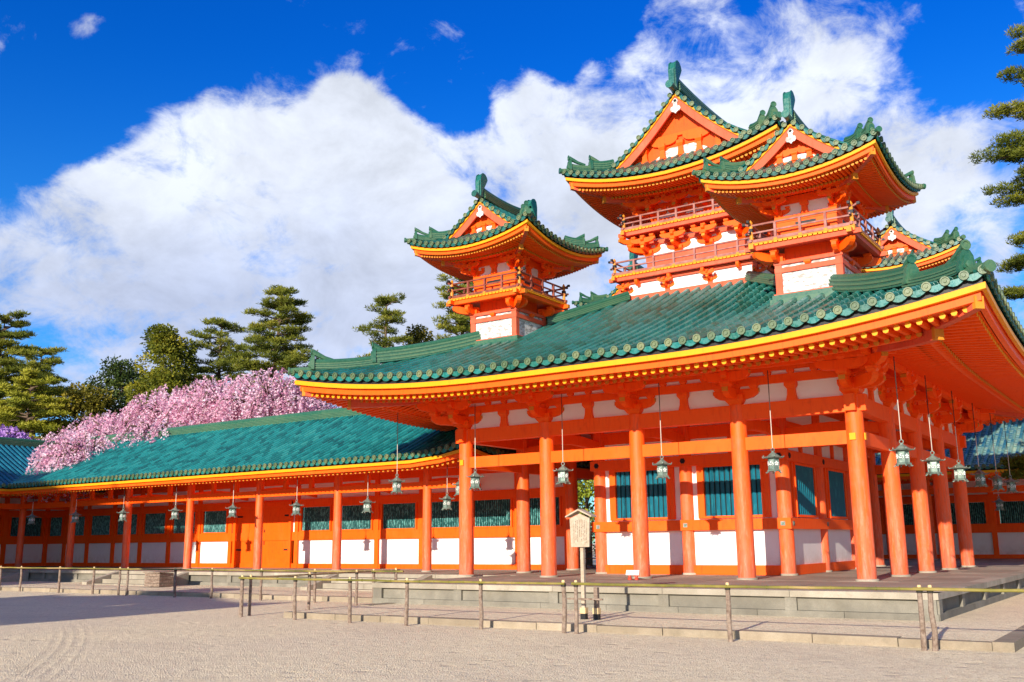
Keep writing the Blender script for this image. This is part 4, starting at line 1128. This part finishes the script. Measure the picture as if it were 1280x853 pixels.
    ridge_bar(r, [(x0 + (x1 - x0) * i / 20, 2.865, z - .05) for i in range(21)], .40, .24, 4); r.build('ridge', M['ridge'], g, True)
    XF[0] = Matrix.Identity(4); return g
lefts = [-10.8 - 2.05 * i if i < 6 else None for i in range(6)]
posts = [-10.95, -12.9, -15.0, -17.1, -19.25, -21.4, -23.5, -27.45, -29.5, -31.55, -33.6, -35.65, -37.7, -39.6, -41.2]
corridor('roofed_corridor', Matrix.Translation((0, WY, 0)), [-14.55 - 4.0 * i for i in range(7)], posts, [-25.4], -45.5, -11.5,
         'long vermilion corridor with turquoise tiled roof running left from the gate', 'corridor', 'tile_teal', (0, 1))
corridor('roofed_corridor', Matrix.Translation((-38.335, 0, 0)) @ Matrix.Rotation(pi / 2, 4, 'Z'), [.0 - 4 * i for i in range(5)], [5.6 - 2.1 * i for i in range(11)], [], -20, 9.5,
         'corridor wing at the far left edge with dark blue-green roof tiles', 'corridor', 'tile_blue', (0, 0), (False, False))
corridor('roofed_corridor', Matrix.Translation((0, 21.2, 0)), [13.0 - 4.0 * i for i in range(6)], [14.0 - 2.15 * i for i in range(11)], [], -10.5, 18,
         'shaded corridor with blue tiled roof seen beyond the right side columns', 'corridor', 'tile_moss', (0, 0), (False, False))

# ------------------------------------------------------------------ lanterns
def make_lantern(rod_len, label):
    g = empty('hanging_lantern'); b = MB(); n = 6
    b.lathe((0, 0, -.12), Z * .24, [(.108, 0), (.116, .5), (.108, 1)], 6, True, 0)
    for i in range(6):
        a = 2 * pi * i / 6
        b.tube([(.116 * cos(a), .116 * sin(a), -.13), (.120 * cos(a), .120 * sin(a), 0), (.114 * cos(a), .114 * sin(a), .13)], .010, 5)
    body = b.build('lantern_body', M['bronze'], g)
    c = MB()
    for i in range(6):
        a = 2 * pi * (i + .5) / 6; o = Vector((cos(a), sin(a), 0)); s = o.cross(Z); p = o * .106
        if i % 2:
            for q in range(5): c.lathe(p + s * .034 * cos(q * 2 * pi / 5 + .3) + Z * .034 * sin(q * 2 * pi / 5 + .3), o * .012, [(.019, 0), (.015, 1)], 7)
            c.lathe(p, o * .015, [(.012, 0), (.008, 1)], 6)
        else:
            for q in range(3):
                t0 = q * 2 * pi / 3 + .5
                c.tube([p + o * .006 + s * r * cos(t0 + t) + Z * r * sin(t0 + t) for r, t in ((.014, 0), (.034, .35), (.050, 1.0), (.052, 1.75))], [.014, .013, .009, .004], 5)
    c.build('crest', M['crest'], body)
    r = MB(); r.lathe((0, 0, .12), Z * .14, [(.215, 0), (.225, .06), (.15, .28), (.085, .62), (.04, .85), (.03, 1)], 6, True, 0)
    for i in range(6):
        a = 2 * pi * i / 6; o = Vector((cos(a), sin(a), 0))
        r.tube([o * .18 + Z * .14, o * .225 + Z * .13, o * .25 + Z * .145, o * .245 + Z * .17], .011, 5)
    r.build('lantern_cap', M['bronze'], g)
    k = MB(); k.lathe((0, 0, -.165), Z * .045, [(.155, 0), (.165, .5), (.125, 1)], 6)
    for i in range(6):
        a = 2 * pi * i / 6; o = Vector((cos(a), sin(a), 0)); k.tube([o * .13 + Z * -.16, o * .165 + Z * -.195, o * .185 + Z * -.185], .014, 5)
    k.build('lantern_base', M['bronze'], g)
    h = MB()
    h.tube([(.038 * cos(t), 0, .30 + .038 * sin(t)) for t in [2 * pi * i / 12 for i in range(13)]], .010, 6); h.lathe((0, 0, .245), Z * .03, [(.03, 0), (.02, 1)], 8)
    h.build('hanging_ring', M['bronze'], g)
    r = MB(); m_ = .335 + (rod_len - .335) * .48
    r.tube([(0, 0, .335), (0, 0, m_)], .009, 6, 0); r.tube([(0, 0, m_), (0, 0, rod_len)], .010, 6, 1)
    r.build('hanging_rod', [M['rod'], M['iron']], g)
    return tag(g, label, 'lantern', 'verdigris lanterns hanging from the eaves')
ll = [((1.27, -1.4, 2.50), 'verdigris lantern hanging outside the front right corner column of the gate, largest of all'),
      ((-1.41, -1.4, 2.50), 'verdigris lantern in the front row, next left of the corner lantern, before the second column'),
      ((-4.06, -1.4, 2.49), 'verdigris lantern in the front row, hanging just right of the third column over turquoise bars'),
      ((-6.75, -1.4, 2.48), 'verdigris lantern hanging above and left of the roofed notice board'),
      ((-9.45, -1.4, 2.45), 'verdigris lantern hanging just right of the leftmost front column of the gate'),
      ((-12.15, -1.4, 2.45), 'verdigris lantern left of the gate, hung highest in front of the corridor eave'),
      ((1.33, 1.15, 2.44), 'verdigris lantern on the right side, second behind the corner lantern, five petal crest'),
      ((1.36, 3.95, 2.42), 'verdigris lantern on the right side, third back, before the last column'),
      ((1.38, 6.6, 2.40), 'smaller shaded lantern on the right side, fourth from the corner, clear of the columns'),
      ((1.40, 9.3, 2.40), 'small shaded lantern on the right side, fifth from the corner, against the far corridor'),
      ((1.40, 11.9, 2.42), 'farthest small shaded lantern of the right side row'),
      ((-12.1, 1.4, 2.47), 'verdigris lantern peeping out left of the leftmost gate column, upper of a close pair')]
L0 = make_lantern(2.05, ll[0][1]); L0.location = ll[0][0]
for p, l in ll[1:]:
    o = copy_tree(L0); o.location = p; o['label'] = l; o.rotation_euler.z = random.uniform(-.4, .4)
cl = ['verdigris lantern under the corridor eave, lower of a close pair beside the leftmost gate column',
      'verdigris lantern under the corridor eave, first one left of the pair beside the gate',
      'verdigris lantern under the corridor eave, just right of the orange double door',
      'verdigris lantern under the corridor eave, just left of the orange double door',
      'verdigris lantern under the corridor eave, second one left of the door, before a shaded window',
      'verdigris lantern under the corridor eave, touching the outline of the third column from the left',
      'verdigris lantern under the corridor eave, second from the left end',
      'leftmost verdigris lantern under the corridor eave in the shade']
L1 = make_lantern(1.25, cl[0]); L1.location = (-12.74, 1.6, 2.07)
for i in range(1, 8):
    o = copy_tree(L1); o.location = (-12.74 - 3.26 * i, 1.6, 2.07); o['label'] = cl[i]; o.rotation_euler.z = random.uniform(-.4, .4)
for p, l in (((-.15, 19.9, 2.07), 'verdigris lantern hanging from the far corridor at the right edge, lit by the sun'),
             ((-3.9, 15.0, 2.42), 'dark lantern in the shade behind the right side columns of the gate')):
    o = copy_tree(L1); o.location = p; o['label'] = l

# ------------------------------------------------------------------ bamboo railings
def fence(pts, label, rail='bamboo', ztop=.235, skip=(), ext=(.2, .2)):
    g = tag(empty('bamboo_railing', (pts[0][0], pts[0][1], GZ)), label, 'railing', 'low bamboo railings round the gate')
    for i, (x, y) in enumerate(pts):
        m = MB(); j = lambda: random.uniform(-.012, .012)
        r = random.uniform(.034, .041)
        m.tube([(x + j(), y + j(), GZ - .05), (x + j(), y + j(), GZ + .25), (x + j(), y + j(), GZ + .5), (x, y, ztop - .02)], [r * 1.05, r, r * .97, r * .9], 9, 0)
        m.tube([(x, y, ztop - .02), (x, y, ztop + .045)], [r * .9, r * .62], 9, 1)
        p = m.build('post', [M['wood_grey'], M['wood_pale']], g, True)
        t = MB(); t.lathe((x, y, ztop - .06), Z * .05, [(r * 1.12, 0), (r * 1.12, 1)], 9); t.build('rope_tie', M['iron'], p)
    m = MB()
    P = [Vector((x, y - .045, ztop - .01)) for x, y in pts]
    a = P[0] + (P[0] - P[1]).normalized() * ext[0]; b = P[-1] + (P[-1] - P[-2]).normalized() * ext[1]
    Q = [a] + P[1:-1] + [b]
    full = []
    for i in range(len(Q) - 1):
        k = max(2, int((Q[i + 1] - Q[i]).length / .3))
        for t in range(k): full.append(Q[i] + (Q[i + 1] - Q[i]) * t / k + Z * random.uniform(-.004, .004))
    full.append(Q[-1])
    m.tube(full, [.023 - .005 * i / len(full) for i in range(len(full))], 9)
    for p in full[1:-1]: m.lathe(p - (full[1] - full[0]).normalized() * .008, (full[1] - full[0]).normalized() * .016, [(.026, 0), (.026, 1)], 9)
    m.build('rail', M[rail], g, True)
    return g
fence([(-2.45, -8.12), (.17, -8.16), (2.83, -8.06)], 'bamboo railing in front of the gate right of the notice board, with yellow green rail', ext=(.05, .06))
fence([(2.96, -8.04), (5.6, -8.02), (8.2, -8.0)], 'bamboo railing running out of the right edge from the paired posts')
fence([(-10.66, -7.98), (-8.95, -8.10), (-7.41, -8.16), (-5.98, -8.18), (-4.35, -8.14), (-2.70, -8.10)], 'bamboo railing in front of the gate left of the notice board, five bays long', 'bamboo', ext=(.05, .05))
fence([(-10.72, -7.7), (-10.82, -5.9), (-11.0, -4.16), (-11.1, -2.6)], 'short bamboo railing running back from the left front post towards the platform', 'bamboo_old')
fence([(-11.0, -3.55), (-12.79, -3.8), (-14.88, -3.72), (-17.05, -3.6), (-18.65, -3.62)], 'bamboo railing with dark posts before the left stone stairs', ext=(.9, .05))
fence([(-20.95, -3.6), (-21.35, -3.6), (-22.85, -3.5), (-24.9, -3.4), (-27.3, -3.35), (-28.7, -3.3), (-31.2, -3.3), (-33.7, -3.3), (-36.2, -3.3)], 'long bamboo railing in front of the left corridor near the left edge', ext=(2.2, .2))

# ------------------------------------------------------------------ notice board, small sign, crate
nb = tag(empty('notice_board', (-3.14, -6.72, AZ)), 'pale wooden notice board with a little gabled roof and faded writing on a post', 'notice board')
x, y = -3.13, -6.72
m = MB(); m.box(x - .032, x + .032, y - .03, y + .03, AZ + .1, 1.30); m.build('post', M['board'], nb)
m = MB(); m.prism([(-.185, .80), (.185, .80), (.205, 1.30), (0, 1.385), (-.205, 1.30)], (x, y - .065, 0), AX, Z, AY * .035); bd = m.build('board', M['board'], nb)
m = MB()
for c, (u, n, z1) in enumerate([(.14, 16, 1.25), (.105, 17, 1.27), (.07, 14, 1.27), (.035, 17, 1.28), (-.005, 12, 1.28), (-.045, 16, 1.27), (-.08, 13, 1.26), (-.12, 15, 1.25)]):
    for i in range(n):
        z = z1 - .026 * i
        if random.random() < .12: continue
        for q in range(3):
            if random.random() < .6: m.box(x + u - .009, x + u + .009, y - .0845, y - .0825, z - .004 - q * .007, z - .001 - q * .007)
        m.box(x + u - .0015 + random.uniform(-.004, .004), x + u + .0015 + random.uniform(-.001, .003), y - .0846, y - .0824, z - .019, z)
m.build('writing', M['ink'], bd)
m = MB()
for e in (-1, 1): m.prism([(0, 1.47), (e * .27, 1.345), (e * .27, 1.32), (0, 1.44)], (x, y - .03, 0), AX, Z, AY * .20)
m.build('roof', M['board'], nb)
m = MB(); m.box(x + .22, x + .295, y - .03, y + .04, AZ + .1, .10); m.build('stub_post', M['wood_grey'], nb)
m = MB(); m.box(x - .30, x + .42, y - .075, y - .045, -.115, -.085); m.build('cross_bar', M['wood_grey'], nb)
for u in (0, .257):
    m = MB(); m.box(x + u - .055, x + u + .055, y - .05, y + .05, AZ + .10, AZ + .20); m.build('foot', M['wood_pale'], nb)
    m = MB(); m.box(x + u - .05, x + u + .05, y - .046, y + .046, AZ - .01, AZ + .10); m.build('foot', M['black'], nb)
ss = tag(empty('floor_sign', (-5.16, -.95, 0)), 'small white sign on two squat red feet at the foot of the third column', 'sign')
m = MB(); m.prism([(-.17, -.06), (.17, -.06), (.17, .06), (-.17, .06)], (-5.16, -.95, .155), AX, Vector((0, .35, .94)), Vector((0, -.94, .35)) * .02); m.build('sign_panel', M['white'], ss)
for e in (-.09, .09):
    m = MB(); m.lathe((-5.16 + e, -.93, -.012), Z * .12, [(.05, 0), (.055, .25), (.03, .5), (.035, .75), (.02, 1)], 12); m.build('foot', plain('dull_red_paint' if e < 0 else 'dull_red_enamel', (.45, .06, .03), .5), ss, True)
cr = tag(empty('wooden_crate', (-23.1, -.9, AZ)), 'brown wooden crate beside the far left stone stairs', 'crate')
m = MB()
for i in range(4):
    m.box(-23.55, -22.75, -1.15, -1.12, AZ + .02 + .11 * i, AZ + .12 + .11 * i); m.box(-23.55, -22.75, -.62, -.59, AZ + .02 + .11 * i, AZ + .12 + .11 * i)
    m.box(-23.55, -23.52, -1.12, -.62, AZ + .02 + .11 * i, AZ + .12 + .11 * i); m.box(-22.78, -22.75, -1.12, -.62, AZ + .02 + .11 * i, AZ + .12 + .11 * i)
m.build('slatted_side', M['wood_grey'], cr)
m = MB(); m.box(-23.6, -22.7, -1.2, -.54, AZ + .47, AZ + .50); m.build('lid', M['wood_grey'], cr)
# low trellis gate behind the passage
lg = tag(empty('trellis_gate', (-11.4, 8.6, 0)), 'low pale trellis gate at the back of the passage between corridor and gate', 'gate')
m = MB()
for i in range(8): m.box(-12.5 + i * .25, -12.47 + i * .25, 8.58, 8.61, -.01, 1.25)
for i in range(6): m.box(-12.5, -10.72, 8.565, 8.58, .04 + i * .235, .07 + i * .235)
m.build('trellis', M['board'], lg)
m = MB()
for xx in (-12.55, -10.70): m.box(xx - .04, xx + .04, 8.55, 8.63, -.01, 1.32)
m.build('gate_frame', M['wood_grey'], lg)

# ------------------------------------------------------------------ trees
class Leaves:
    def __init__(s): s.v = []; s.f = []; s.r = []
    def leaf(s, p, d, l, w, r):
        """one blade or leaf from p along d"""
        d = d.normalized(); sd = d.cross(Vector((random.uniform(-1, 1), random.uniform(-1, 1), random.uniform(-1, 1)))).normalized() * w * .5
        b = len(s.v); q = p + d * l
        s.v += [tuple(p - sd * .4), tuple(p + d * l * .5 + sd), tuple(q), tuple(p + d * l * .5 - sd)]; s.f.append((b, b + 1, b + 2, b + 3)); s.r.append(r)
    def build(s, name, mat, parent):
        m = MB(); m.v, m.f, m.r, m.mi = s.v, s.f, s.r, [0] * len(s.f)
        ob = m.build(name, mat, parent); return ob
def rv(): 
    while True:
        v = Vector((random.uniform(-1, 1), random.uniform(-1, 1), random.uniform(-1, 1)))
        if .01 < v.length < 1: return v
def needle_pad(L, c, rx, rz, n, base, size=.30):
    for _ in range(n):
        v = rv(); p = c + Vector((v.x * rx, v.y * rx, v.z * rz))
        r = min(1, max(0, base + .22 * v.z + random.uniform(-.22, .22)))  # needles lighter toward the pad top, sunlight put into the colour
        for k in range(5):
            d = Vector((random.uniform(-1, 1), random.uniform(-1, 1), random.uniform(-.1, 1.1)))
            L.leaf(p, d, size * random.uniform(.7, 1.2), size * .17, r)
def pine(x, y, top, low, half, label, mat='pine', seed=1, dens=1., lean=0., name='pine_tree', extra=(), size=.30, group='pines behind the corridor'):
    random.seed(seed); g = tag(empty(name, (x, y, GZ)), label, 'tree', group); L = Leaves(); t = MB()
    H = top - GZ; ph = random.uniform(0, 6)
    def tr(z):
        f = (z - GZ) / H; return Vector((x + lean * f + .25 * sin(f * 5 + ph) * half * .25, y + .2 * sin(f * 4 + ph), z))
    t.tube([tr(GZ - .2 + (H) * i / 14) for i in range(15)], [max(.035, .022 * H * (1 - i / 15) ** .9) for i in range(15)], 8)
    nl = max(5, int((top - low) / .62))
    for i in range(nl):
        f = i / (nl - 1); z = low + (top - low - .5) * f
        rad = half * (1.05 - .62 * f ** 1.3) * random.uniform(.72, 1.15)
        nb = random.choice((4, 5, 5, 6)) if f < .85 else 4
        a0 = random.uniform(0, 6.28)
        for b in range(nb):
            a = a0 + 6.28 * b / nb + random.uniform(-.4, .4); r = rad * random.uniform(.6, 1.1)
            zz = z + random.uniform(-.3, .3); p0 = tr(zz); p1 = p0 + Vector((cos(a) * r, sin(a) * r, random.uniform(-.05, .22) * r))
            pm = (p0 + p1) / 2 + Z * random.uniform(.05, .22) * r * .5
            t.tube([p0, pm, p1], [.035 * half * .5 + .02, .03, .015], 5)
            col = random.uniform(.25, .75)
            k = max(2, int(r / .45))
            for q in range(k):
                w = (q + 1) / k
                if w < .35: continue
                c = p0.lerp(p1, w) + Vector((random.uniform(-.3, .3), random.uniform(-.3, .3), random.uniform(0, .2)))
                needle_pad(L, c, .34 + .26 * min(1.4, r / 2), .17, int(28 * dens), col, size)
    for (ex, ey, ez, er) in extra:
        p0 = tr(ez - .2); c = Vector((ex, ey, ez)); t.tube([p0, (p0 + c) / 2 + Z * .15, c], [.06, .04, .02], 5)
        for q in range(9): needle_pad(L, c + Vector((random.uniform(-er, er), random.uniform(-er, er), random.uniform(-.25, .25))), .35, .16, int(26 * dens), random.uniform(.1, .5), size)
    needle_pad(L, tr(top - .25), .35, .3, int(40 * dens), .6, size)
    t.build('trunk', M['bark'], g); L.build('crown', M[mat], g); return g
def leafy(x, y, top, low, half, label, mat, seed=1, n=9000, name='leafy_tree', size=.2, cone=.5, group=None, cat='tree'):
    random.seed(seed); g = tag(empty(name, (x, y, GZ)), label, cat, group); L = Leaves(); t = MB()
    t.tube([(x, y, GZ - .2), (x + .1, y, (GZ + low) / 2), (x, y, low + (top - low) * .7)], [.05 * half + .08, .04 * half + .05, .03], 8)
    cl = []
    for i in range(int(70)):
        f = random.random() ** .8; z = low + (top - low) * f
        rr = half * (1 - cone * f) * sqrt(max(.05, 1 - (2 * max(f, .45) - 1) ** 2 * (1 - cone * .6)))
        a = random.uniform(0, 6.28); q = sqrt(random.uniform(.25, 1))
        c = Vector((x + cos(a) * rr * q, y + sin(a) * rr * q, z)); cl.append((c, half * random.uniform(.16, .30), random.uniform(.15, .85)))
        if i % 4 == 0: t.tube([(x, y, low + (z - low) * .5), c], [.04, .012], 5)
    for _ in range(n):
        c, r, col = random.choice(cl); v = rv().normalized() * random.uniform(.6, 1.05)
        p = c + Vector((v.x * r, v.y * r, v.z * r * .8))
        L.leaf(p, v + Vector((random.uniform(-.6, .6), random.uniform(-.6, .6), random.uniform(-.8, .3))), size * random.uniform(.6, 1.2), size * .55, min(1, max(0, col + random.uniform(-.25, .25) + .1 * v.z)))  # leaves lighten toward each clump's top, light put into the colour
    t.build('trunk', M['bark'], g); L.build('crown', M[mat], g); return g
pine(-66.4, 16, 18.0, 6.5, 4.2, 'tall dark pine at the far left edge above the light green one', seed=3, dens=1.5, size=.36)
pine(-71.5, 22, 17.0, 7.0, 4.0, 'dark pine cut by the left edge behind the tallest left pine', seed=13, dens=1.2, size=.36)
pine(-56.5, 13, 12.2, 5.0, 3.2, 'rounded yellow green pine in front of the dark pine at far left', 'pine_lt', seed=4, dens=1.9, size=.32)
leafy(-55.4, 16, 11.6, 6.0, 2.7, 'low olive brown tree between the light pine and the dark evergreen', 'olive', 5, 9000, size=.24)
leafy(-57.5, 20, 13.8, 7.0, 2.8, 'round dark evergreen tree right of the low olive tree', 'darkever', 6, 10000, size=.24, cone=.3)
leafy(-49.4, 18, 14.9, 5.5, 3.5, 'big yellow green evergreen with a domed crown above the cherry blossom', 'ever', 7, 26000, size=.22, cone=.62)
leafy(-52.2, 20, 12.6, 6.0, 3.0, 'darker evergreen mass behind the domed evergreen', 'darkever', 17, 12000, size=.24, cone=.4)
pine(-48.0, 22, 16.4, 8.0, 2.9, 'open layered pine leaning left beside the tallest middle pine', seed=8, dens=1.2, lean=-.8)
pine(-39.9, 19, 16.7, 7.0, 3.3, 'tallest broad layered pine rising above the pink blossom', seed=9, dens=1.6)
pine(-33.8, 22, 15.9, 8.5, 2.0, 'slim pine standing alone left of the front left turret', seed=10, dens=1.0, size=.27)
leafy(-34.3, 26, 14.5, 9.5, 1.9, 'small pale tree top just right of the slim pine', 'olive', 11, 5000, size=.22, cone=.7)
pine(-25.4, 19, 15.4, 8.0, 1.9, 'pine partly hidden behind the front left turret', seed=12, dens=1.3, size=.27)
pine(4.3, 17, 19.6, 6.0, 3.5, 'tall pine at the right edge reaching far above the roof corner', seed=21, dens=4.2, size=.20, extra=((1.5, 15.2, 3.15, .45), (2.1, 15.4, 3.0, .45)), group=None)
leafy(-.6, 29, 6.5, 3.0, 2.9, 'sunlit lime green tree behind the far right corridor roof', 'lime', 22, 14000, size=.16, cone=.2)
leafy(3.8, 30, 7.4, 2.6, 2.9, 'lime green tree at the right edge behind the far corridor', 'lime', 23, 9000, size=.18, cone=.2)
leafy(-19.7, 22, 6.2, .4, 3.2, 'bright green garden tree seen through the passage beside the notice board', 'lime', 24, 14000, size=.18, cone=.2, cat='tree')
for i, (x, y, l) in enumerate(((-24.5, 25, 'green garden tree behind the passage, left of the bright one'), (-14.5, 24, 'green garden tree behind the passage, right of the bright one'), (-29.5, 24, 'garden tree hidden behind the corridor, third from the bright one'))):
    leafy(x, y, 6.5, 0, 3.2, l, 'ever', 30 + i, 8000, size=.22, cone=.2)

def cherry(blobs, trunk, label, mat, seed, name, limbs=(), size=.125, dens=.92):
    random.seed(seed); g = tag(empty(name, (trunk[0], trunk[1], GZ)), label, 'tree'); L = Leaves(); t = MB()
    x, y = trunk; hub = Vector((x, y, 4.2))
    t.tube([(x, y, GZ - .2), (x + .15, y, 2), hub], [.34, .28, .24], 9)
    for (cx, cy, cz, rx, ry, rz, n) in blobs:
        c = Vector((cx, cy, cz)); t.tube([hub, hub.lerp(c, .5) + Z * 1.0, c + Z * rz * .5], [.16, .10, .04], 6)
        for i in range(int(n * dens)):
            v = rv(); v.z = abs(v.z) if random.random() < .75 else v.z
            v = v.normalized() * (random.uniform(.35, 1.08))
            p = c + Vector((v.x * rx, v.y * ry, v.z * rz)); col = random.uniform(.1, .95)
            ln = random.uniform(.6, 2.0); out = Vector((v.x, v.y - .15, 0)) * .5
            if i % 5 == 0: t.tube([c + (p - c) * .3 + Z * .2, p + Z * .1, p + out * ln * .6 - Z * ln * .5], [.045, .025, .010], 4)
            k = int(ln / .10)
            for q in range(k):
                f = q / k; pp = p + out * (ln * f) - Z * (ln * f ** 1.6) + rv() * .10
                for _ in range(2):
                    L.leaf(pp + rv() * .06, rv(), size * random.uniform(.6, 1.15), size * .8, min(1, max(0, col + random.uniform(-.16, .16))))
    t.build('trunk', M['bark'], g); L.build('crown', M[mat], g); return g
cherry([(-31.2, 11, 7.3, 3.4, 2.6, 2.0, 1000), (-34.6, 11, 7.5, 3.0, 2.6, 2.0, 1000), (-38.0, 10.5, 7.2, 3.0, 2.4, 2.0, 1000)], (-34, 11.5),
       'wide weeping cherry in full pink blossom behind the turquoise corridor roof', 'cherry', 41, 'cherry_tree', dens=1.0)
cherry([(-42.0, 9.5, 6.3, 3.0, 2.4, 1.7, 900), (-46.0, 10, 6.2, 3.0, 2.2, 1.2, 600), (-38.4, 7.4, 5.9, 3.0, 2.0, 1.5, 800), (-37.4, 4.8, 5.2, 2.4, 1.7, .9, 480), (-36.2, 3.4, 4.75, 1.7, 1.1, .5, 220), (-33.6, 6.5, 6.0, 2.2, 1.5, .7, 300)], (-41, 12),
       'weeping cherry whose pink branches droop over the left end of the corridor roof', 'cherry', 42, 'cherry_tree')
cherry([(-51.8, 8, 7.0, 2.9, 1.9, .9, 700), (-48.6, 8, 6.0, 2.0, 1.6, .6, 250)], (-51.5, 8.5), 'small violet blossoming tree at the left edge above the blue roof', 'plum', 43, 'plum_tree', size=.17)
random.seed(99)

# ------------------------------------------------------------------ unseen halls added behind the viewer, shaped to cast the shadows on the gravel
def hall(x0, x1, y0, y1, ze, rise, label):
    g = tag(empty('shadow_hall', ((x0 + x1) / 2, (y0 + y1) / 2, GZ)), label, 'hall')
    cx, cy, hx, hy = (x0 + x1) / 2, (y0 + y1) / 2, (x1 - x0) / 2, (y1 - y0) / 2
    m = MB(); m.box(x0 + 1.6, x1 - 1.6, y0 + 1.6, y1 - 1.6, GZ, ze - .1); m.build('plaster_wall', M['white'], g)
    n = int((x1 - x0 - 3.2) / 2.7)
    for yy in (y0 + 1.55, y1 - 1.55):
        for i in range(n + 1): column(g, x0 + 1.6 + (x1 - x0 - 3.2) * i / n, yy, .2, ze)
    b = min(hx, hy); R = Roof(cx, cy, hx, hy, ze, (rise / b * .8, rise / b / b * .2), up=.4, A=4, S=3)
    for k in range(4):
        t, e = MB(), MB(); tile_slope(R, k, b, t, e, .6, .1, 1.0); ob = t.build('roof_slope', M['tile'], g, True); e.build('eave_tiles', [M['tile_end'], M['tile']], ob)
    r = MB()
    if hx > hy: ridge_bar(r, [(cx - (hx - b) - .2, cy, ze + rise), (cx + (hx - b) + .2, cy, ze + rise)], .4, .4)
    else: ridge_bar(r, [(cx, cy - (hy - b) - .2, ze + rise), (cx, cy + (hy - b) + .2, ze + rise)], .4, .4)
    r.build('ridge', M['ridge'], g, True)
hall(-20.5, -10.3, -37, -28.5, 6.3, 2.3, 'smaller unseen tiled hall added behind the viewer to cast shadow on the gravel')
hall(-56, -24.6, -44, -33, 13.0, 2.8, 'larger unseen tiled hall added behind the viewer to shade the left corridor')
